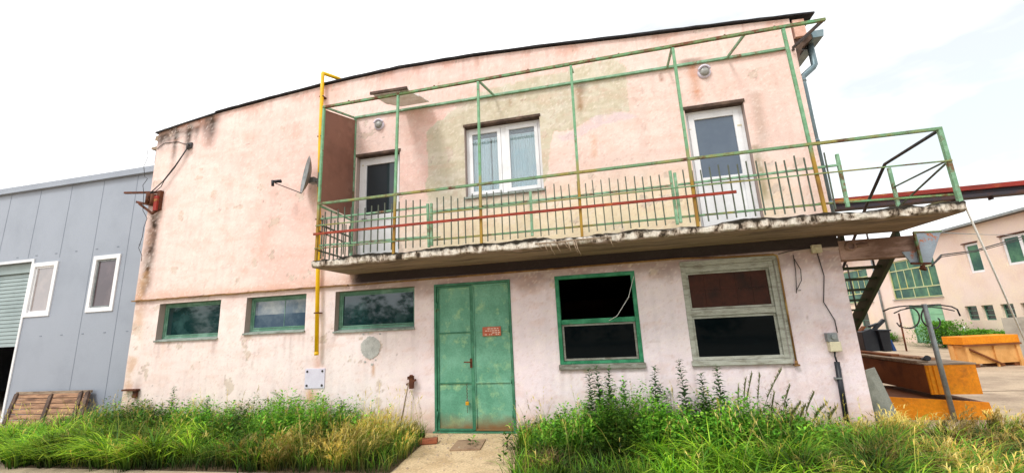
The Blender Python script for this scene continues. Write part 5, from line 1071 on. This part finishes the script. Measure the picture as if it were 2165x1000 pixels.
# dead brown clump at the edge of the path
_c = tufts(np.array([-0.98,-0.85,-1.1]), np.array([-1.75,-1.9,-1.95]), 90, (.22,.34), (.003,.006), (.5,1.2), [(0.10,0.06,0.03)], [(0.30,0.20,0.11),(0.22,0.14,0.07)], .07)[0]
tag(mesh_from('dead_grass', *_c, 'leaf'), 'brown dead grass clump at the right edge of the path', 'grass', kind='stuff')
def leaves(x, y, z, L_, wd, az, el, c_):
    """folded lance leaves: 6 vertices, two quads"""
    n = len(x); d = np.stack([np.cos(az)*np.cos(el), np.sin(az)*np.cos(el), np.sin(el)], 1); s = np.stack([-np.sin(az), np.cos(az), np.zeros(n)], 1); u = np.cross(d, s)*-1
    p = np.stack([x, y, z], 1); Lc_ = L_[:, None]; wc = wd[:, None]
    V = np.stack([p, p+d*Lc_*.45+s*wc-u*wc*.3, p+d*Lc_*.95-np.array([0,0,1])*Lc_*.15, p+d*Lc_*.45-s*wc-u*wc*.3, p+d*Lc_*.5], 1)
    b = (np.arange(n)*5)[:, None]; F = np.concatenate([b+np.array([[0, 1, 2, 4]]), b+np.array([[0, 4, 2, 3]])], 0)
    return V.reshape(-1, 3), F, np.repeat(c_, 5, 0)
def weed_mass(name, spots, label):
    parts = []
    for (cx, cy, rx, ry, n, hmax) in spots:
        px = cx+rng.normal(0, rx, n); py = np.clip(cy+rng.normal(0, ry, n), -2.3, -0.1); h = hmax*rng.uniform(.35, 1.15, n)*np.exp(-0.12*((px-cx)/rx)**2)*(0.55+0.8*fbm(px, py, 181, 0.5))
        nl = 16
        for q in range(nl):
            t = (q+rng.random(n))/nl; z = h*(0.15+0.85*t); az = rng.uniform(0, 2*PI, n); r = 0.05*rng.random(n)
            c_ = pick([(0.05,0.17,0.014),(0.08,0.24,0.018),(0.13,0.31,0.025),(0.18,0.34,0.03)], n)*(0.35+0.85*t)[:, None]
            parts.append(leaves(px+np.cos(az)*r, py+np.sin(az)*r, z, rng.uniform(.06, .14, n)*(1.15-.5*t), rng.uniform(.010, .024, n), az, rng.uniform(-.2, .9, n), c_))
        parts.append(blades(px, py, np.zeros(n), h, np.full(n, .004), rng.uniform(0, .1, n), rng.uniform(0, 6.3, n), pick(DKG, n), pick(GREEN, n), seg=2))
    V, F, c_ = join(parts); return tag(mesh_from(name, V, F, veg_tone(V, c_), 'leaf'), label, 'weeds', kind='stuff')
weed_mass('weeds', [(-5.3,-0.8,.6,.35,420,.76),(-6.2,-0.6,.5,.30,260,.64),(-8.4,-0.4,1.0,.28,520,.72),(-9.7,-0.2,.45,.25,200,.75),(-4.5,-0.8,.4,.3,170,.60)], 'dense leafy green weeds in the left bed')
weed_mass('weeds', [(0.35,-0.8,.7,.35,560,.74),(-0.6,-0.8,.45,.32,230,.56),(1.4,-0.8,.6,.3,380,.68),(2.3,-0.8,.45,.3,140,.50)], 'dense leafy green weeds in the right bed')
# tall single weeds
def stalk(base, h, lean, nl, leafL, name, label, group=None, tone=1.0, seed=False):
    t = thing(name, label, 'weed', base, group); n = nl
    f = lambda s: (lean[0]*s*s, lean[1]*s*s, h*s)
    V, F, Cc = [], [], []
    tt = np.linspace(0.12, 0.98, n); az = np.arange(n)*2.4+random.random()*6; p = np.array([f(s) for s in tt])
    L_ = leafL*(1.15-0.75*tt)*rng.uniform(.75, 1.2, n)
    c_ = pick([(0.085,0.17,0.06),(0.06,0.14,0.045),(0.12,0.22,0.09)], n)*tone
    o = mesh_from('leaves', *leaves(p[:, 0], p[:, 1], p[:, 2], L_, L_*0.26, az, rng.uniform(.0, .6, n), c_), 'leaf', t)
    m = MB(); m.tube([f(s) for s in np.linspace(0, 1, 6)], 0.006, 5, 0.002); me = m.build('stem', 'stem'); me.parent = t
    return t
G['stem'] = mat('stem_green', (0.07,0.13,0.04), (0.10,0.14,0.05), 0.7, scale=10)
TW = [((1248,775),'left one of three close tall weeds under the green workshop window'),((1266,770),'middle one of three close tall weeds under the green workshop window'),((1284,772),'right one of three close tall weeds under the green workshop window'),((1322,800),'shorter weed just right of the three close tall weeds'),
      ((1379,772),'tall weed standing alone midway between the two workshop windows'),((1400,808),'short weed beside the tall one midway between the workshop windows'),((1442,757),'tallest weed, below the left edge of the weathered window'),((1487,786),'bushy weed below the weathered window, left of its neighbour'),((1516,768),'slim tall weed below the middle of the weathered window')]
for i, (p, lb) in enumerate(TW):
    tip = at(*p, y=-0.45); stalk(Vector((tip.x-0.03, -0.45-0.03*(i % 3), 0)), tip.z, (random.uniform(-.03,.06), -0.02), 84 if i not in (3, 5) else 58, 0.20, 'tall_weed', lb, 'tall weeds under the workshop windows', 0.9)
for i, (p, lb) in enumerate([((368,815),'tall feathery weed near the left corner of the pink wall'),((343,850),'short feathery weed left of the tall one at the left corner'),((440,835),'thin weed under the leftmost low window'),((720,845),'bushy weed rising below the round cement patch')]):
    tip = at(*p, y=-0.35); stalk(Vector((tip.x, -0.35, 0)), tip.z, (0.04, -0.03), 70, 0.17, 'tall_weed', lb, 'tall weeds in the left bed', 1.1)
# plant with feathered leaves
t = thing('feather_leaf_plant', 'young plant with long feather shaped leaves against the wall left of the access plate', 'plant', (at(600,900,y=-0.4).x, -0.4, 0))
bp = at(600, 860, y=-0.4)
for k, (a_, b_) in enumerate((((600,850),(535,845)),((602,848),(575,828)),((604,850),(640,836)),((606,852),(655,846)),((600,850),(560,860)))):
    s0, e0 = at(*a_, y=-0.4), at(*b_, y=-0.4-0.05*k); md = (s0+e0)/2+Vector((0,0,0.07)); n = 22; tt = np.linspace(.1, 1, n); pts = np.array([tuple((s0*(1-q)+md*q)*(1-q)+(md*(1-q)+e0*q)*q) for q in tt]) - np.array(t.location)
    d_ = math.atan2(e0.y-s0.y, e0.x-s0.x); az = d_+np.where(np.arange(n) % 2, 1.25, -1.25); Ln = 0.09*(1.1-tt*.6)
    V, F, c_ = leaves(pts[:, 0], pts[:, 1], pts[:, 2], Ln, Ln*.2, az, np.full(n, -.25), pick([(0.08,0.2,0.03),(0.12,0.25,0.05)], n)); mesh_from('leaf', V, F, c_, 'leaf', t)
m = MB(); m.tube([(bp.x-0.02,-0.4,0.0), (bp.x,-0.4,at(602,848,y=-0.4).z)], 0.010, 6); m.build('stem', 'stem', t)
# tall seeding grasses right of the workshop windows
for i, (tip, base) in enumerate([((1588,790),(1572,900)),((1575,800),(1570,900)),((1604,792),(1600,900)),((1650,780),(1600,900)),((1668,812),(1648,905)),((1718,830),(1690,905)),((1745,850),(1700,905)),((1765,860),(1735,905)),((1635,830),(1625,900)),((1700,855),(1680,905)),((1560,815),(1560,900)),((1690,850),(1650,900))]):
    e0 = at(*tip, y=-0.5); s0 = at(*base, y=-0.5); s0.z = 0; t = thing('seeding_grass', 'tall grass stem with a drooping seed head right of the weathered window', 'grass stem', s0, 'tall seeding grass stems')
    pth = lambda q: Vector(((e0.x-s0.x)*q**1.7, -0.05*q, (e0.z)*(1-(1-q)**1.5 if False else q)))
    m = MB(); m.tube([s0+pth(q) for q in np.linspace(0, 1, 7)], 0.005, 5, 0.003); m.build('stem', 'stem', t)
    n = 80; q = rng.uniform(.62, 1.0, n); P_ = np.array([tuple(pth(v)) for v in q]); hd = blades(P_[:, 0], P_[:, 1], P_[:, 2], rng.uniform(.035, .08, n), np.full(n, .008), rng.uniform(.2, .6, n), rng.uniform(0, 6.3, n), pick([(0.20,0.22,0.08),(0.12,0.17,0.05)], n), pick([(0.26,0.25,0.11)], n), 2)
    mesh_from('seed_head', *hd, 'leaf', t)
    n = 4; hd = blades(np.zeros(n), np.zeros(n), np.full(n, 0.1), np.full(n, .55)*rng.uniform(.6, 1.1, n), np.full(n, .008), rng.uniform(.3, .8, n), rng.uniform(0, 6.3, n), pick(GREEN, n), pick(OLIVE+GREEN, n), 4); mesh_from('leaves', *hd, 'leaf', t)
# bushes by the far building
def bush(x, y, r, h, label):
    t = thing('bush', label, 'bush', (x, y, 0), 'bushes along the far wall'); n = int(4200*r); u = rng.normal(0, .42, n)*r; v = rng.normal(0, .4, n)*r*.6; z = h*rng.random(n)**.7*np.exp(-.5*(u/r)**2)
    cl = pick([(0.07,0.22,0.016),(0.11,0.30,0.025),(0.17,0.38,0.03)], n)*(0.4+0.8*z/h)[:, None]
    mesh_from('foliage', *leaves(v, u, z, rng.uniform(.07, .15, n), rng.uniform(.015, .03, n), rng.uniform(0, 6.3, n), rng.uniform(-.3, 1.2, n), cl), 'leaf', t)
    m = MB(); m.tube([(x,y,0),(x,y,h*.5)], 0.03, 5); m.build('trunk', 'stem', t)
bush(14.3, 14.9, 1.3, 1.1, 'rounded green bush right of the far green door'); bush(14.5, 13.4, 1.2, 0.75, 'low green bush under the small far windows'); bush(14.6, 12.3, 0.8, 0.7, 'green bush in front of the grey concrete wall'); bush(14.9, 20.3, 0.9, 0.45, 'low green clump left of the far green door')
# pebbles and crumbs on the path
m = MB(); rr = np.random.default_rng(5)
for k in range(260):
    x, y = rr.uniform(-3.2, -1.0), -abs(rr.normal(0, 1.1))-0.05
    if x < -3.1+0.2*max(0, -y) or y < -2.6: continue
    r_ = rr.uniform(.006, .02)*(1 if rr.random() < .93 else 1.8); n0 = len(m.v)
    ring = [(x+r_*math.cos(q)*rr.uniform(.7,1.2), y+r_*math.sin(q)*rr.uniform(.7,1.2)) for q in np.linspace(0, 2*PI, 6, endpoint=False)]
    m.v += [(a_, b_, 0.005) for a_, b_ in ring]+[(x+(a_-x)*.55, y+(b_-y)*.55, 0.005+r_*.8) for a_, b_ in ring]
    for i in range(6): m.f.append((n0+i, n0+(i+1) % 6, n0+6+(i+1) % 6, n0+6+i)); m.sm.append(False)
    m.f.append(tuple(n0+6+i for i in range(6))); m.sm.append(False)
tag(m.build('gravel', 'ground'), 'loose pebbles scattered on the path', 'gravel', kind='stuff')
# trees and bushes across the lane: what the window panes mirror
P_ = []
for k in range(46):
    tx = -62+k*2.1+random.uniform(-.8,.8); ty = -30+random.uniform(-4,4); th = random.uniform(3.4,6.4)+(1.6 if tx > -6 else 0); n = 420
    u = rng.normal(0, 1, (n, 3)); u /= np.linalg.norm(u, axis=1)[:, None]; r = rng.random(n)**.4
    q = u*r[:, None]*np.array([1.7, 1.5, th*.5])+np.array([tx, ty, th*.52])
    P_.append(leaves(q[:, 0], q[:, 1], np.maximum(q[:, 2], .1), rng.uniform(.35, .7, n), rng.uniform(.15, .3, n), rng.uniform(0, 6.3, n), rng.uniform(-.6, .9, n), pick([(0.03,0.075,0.015),(0.045,0.10,0.02)], n)))
V, F, c_ = join(P_); tag(mesh_from('woods', V, F, c_, 'leaf'), 'belt of dark trees across the lane mirrored in the window panes', 'trees', kind='stuff')
print('objects', len(bpy.data.objects))
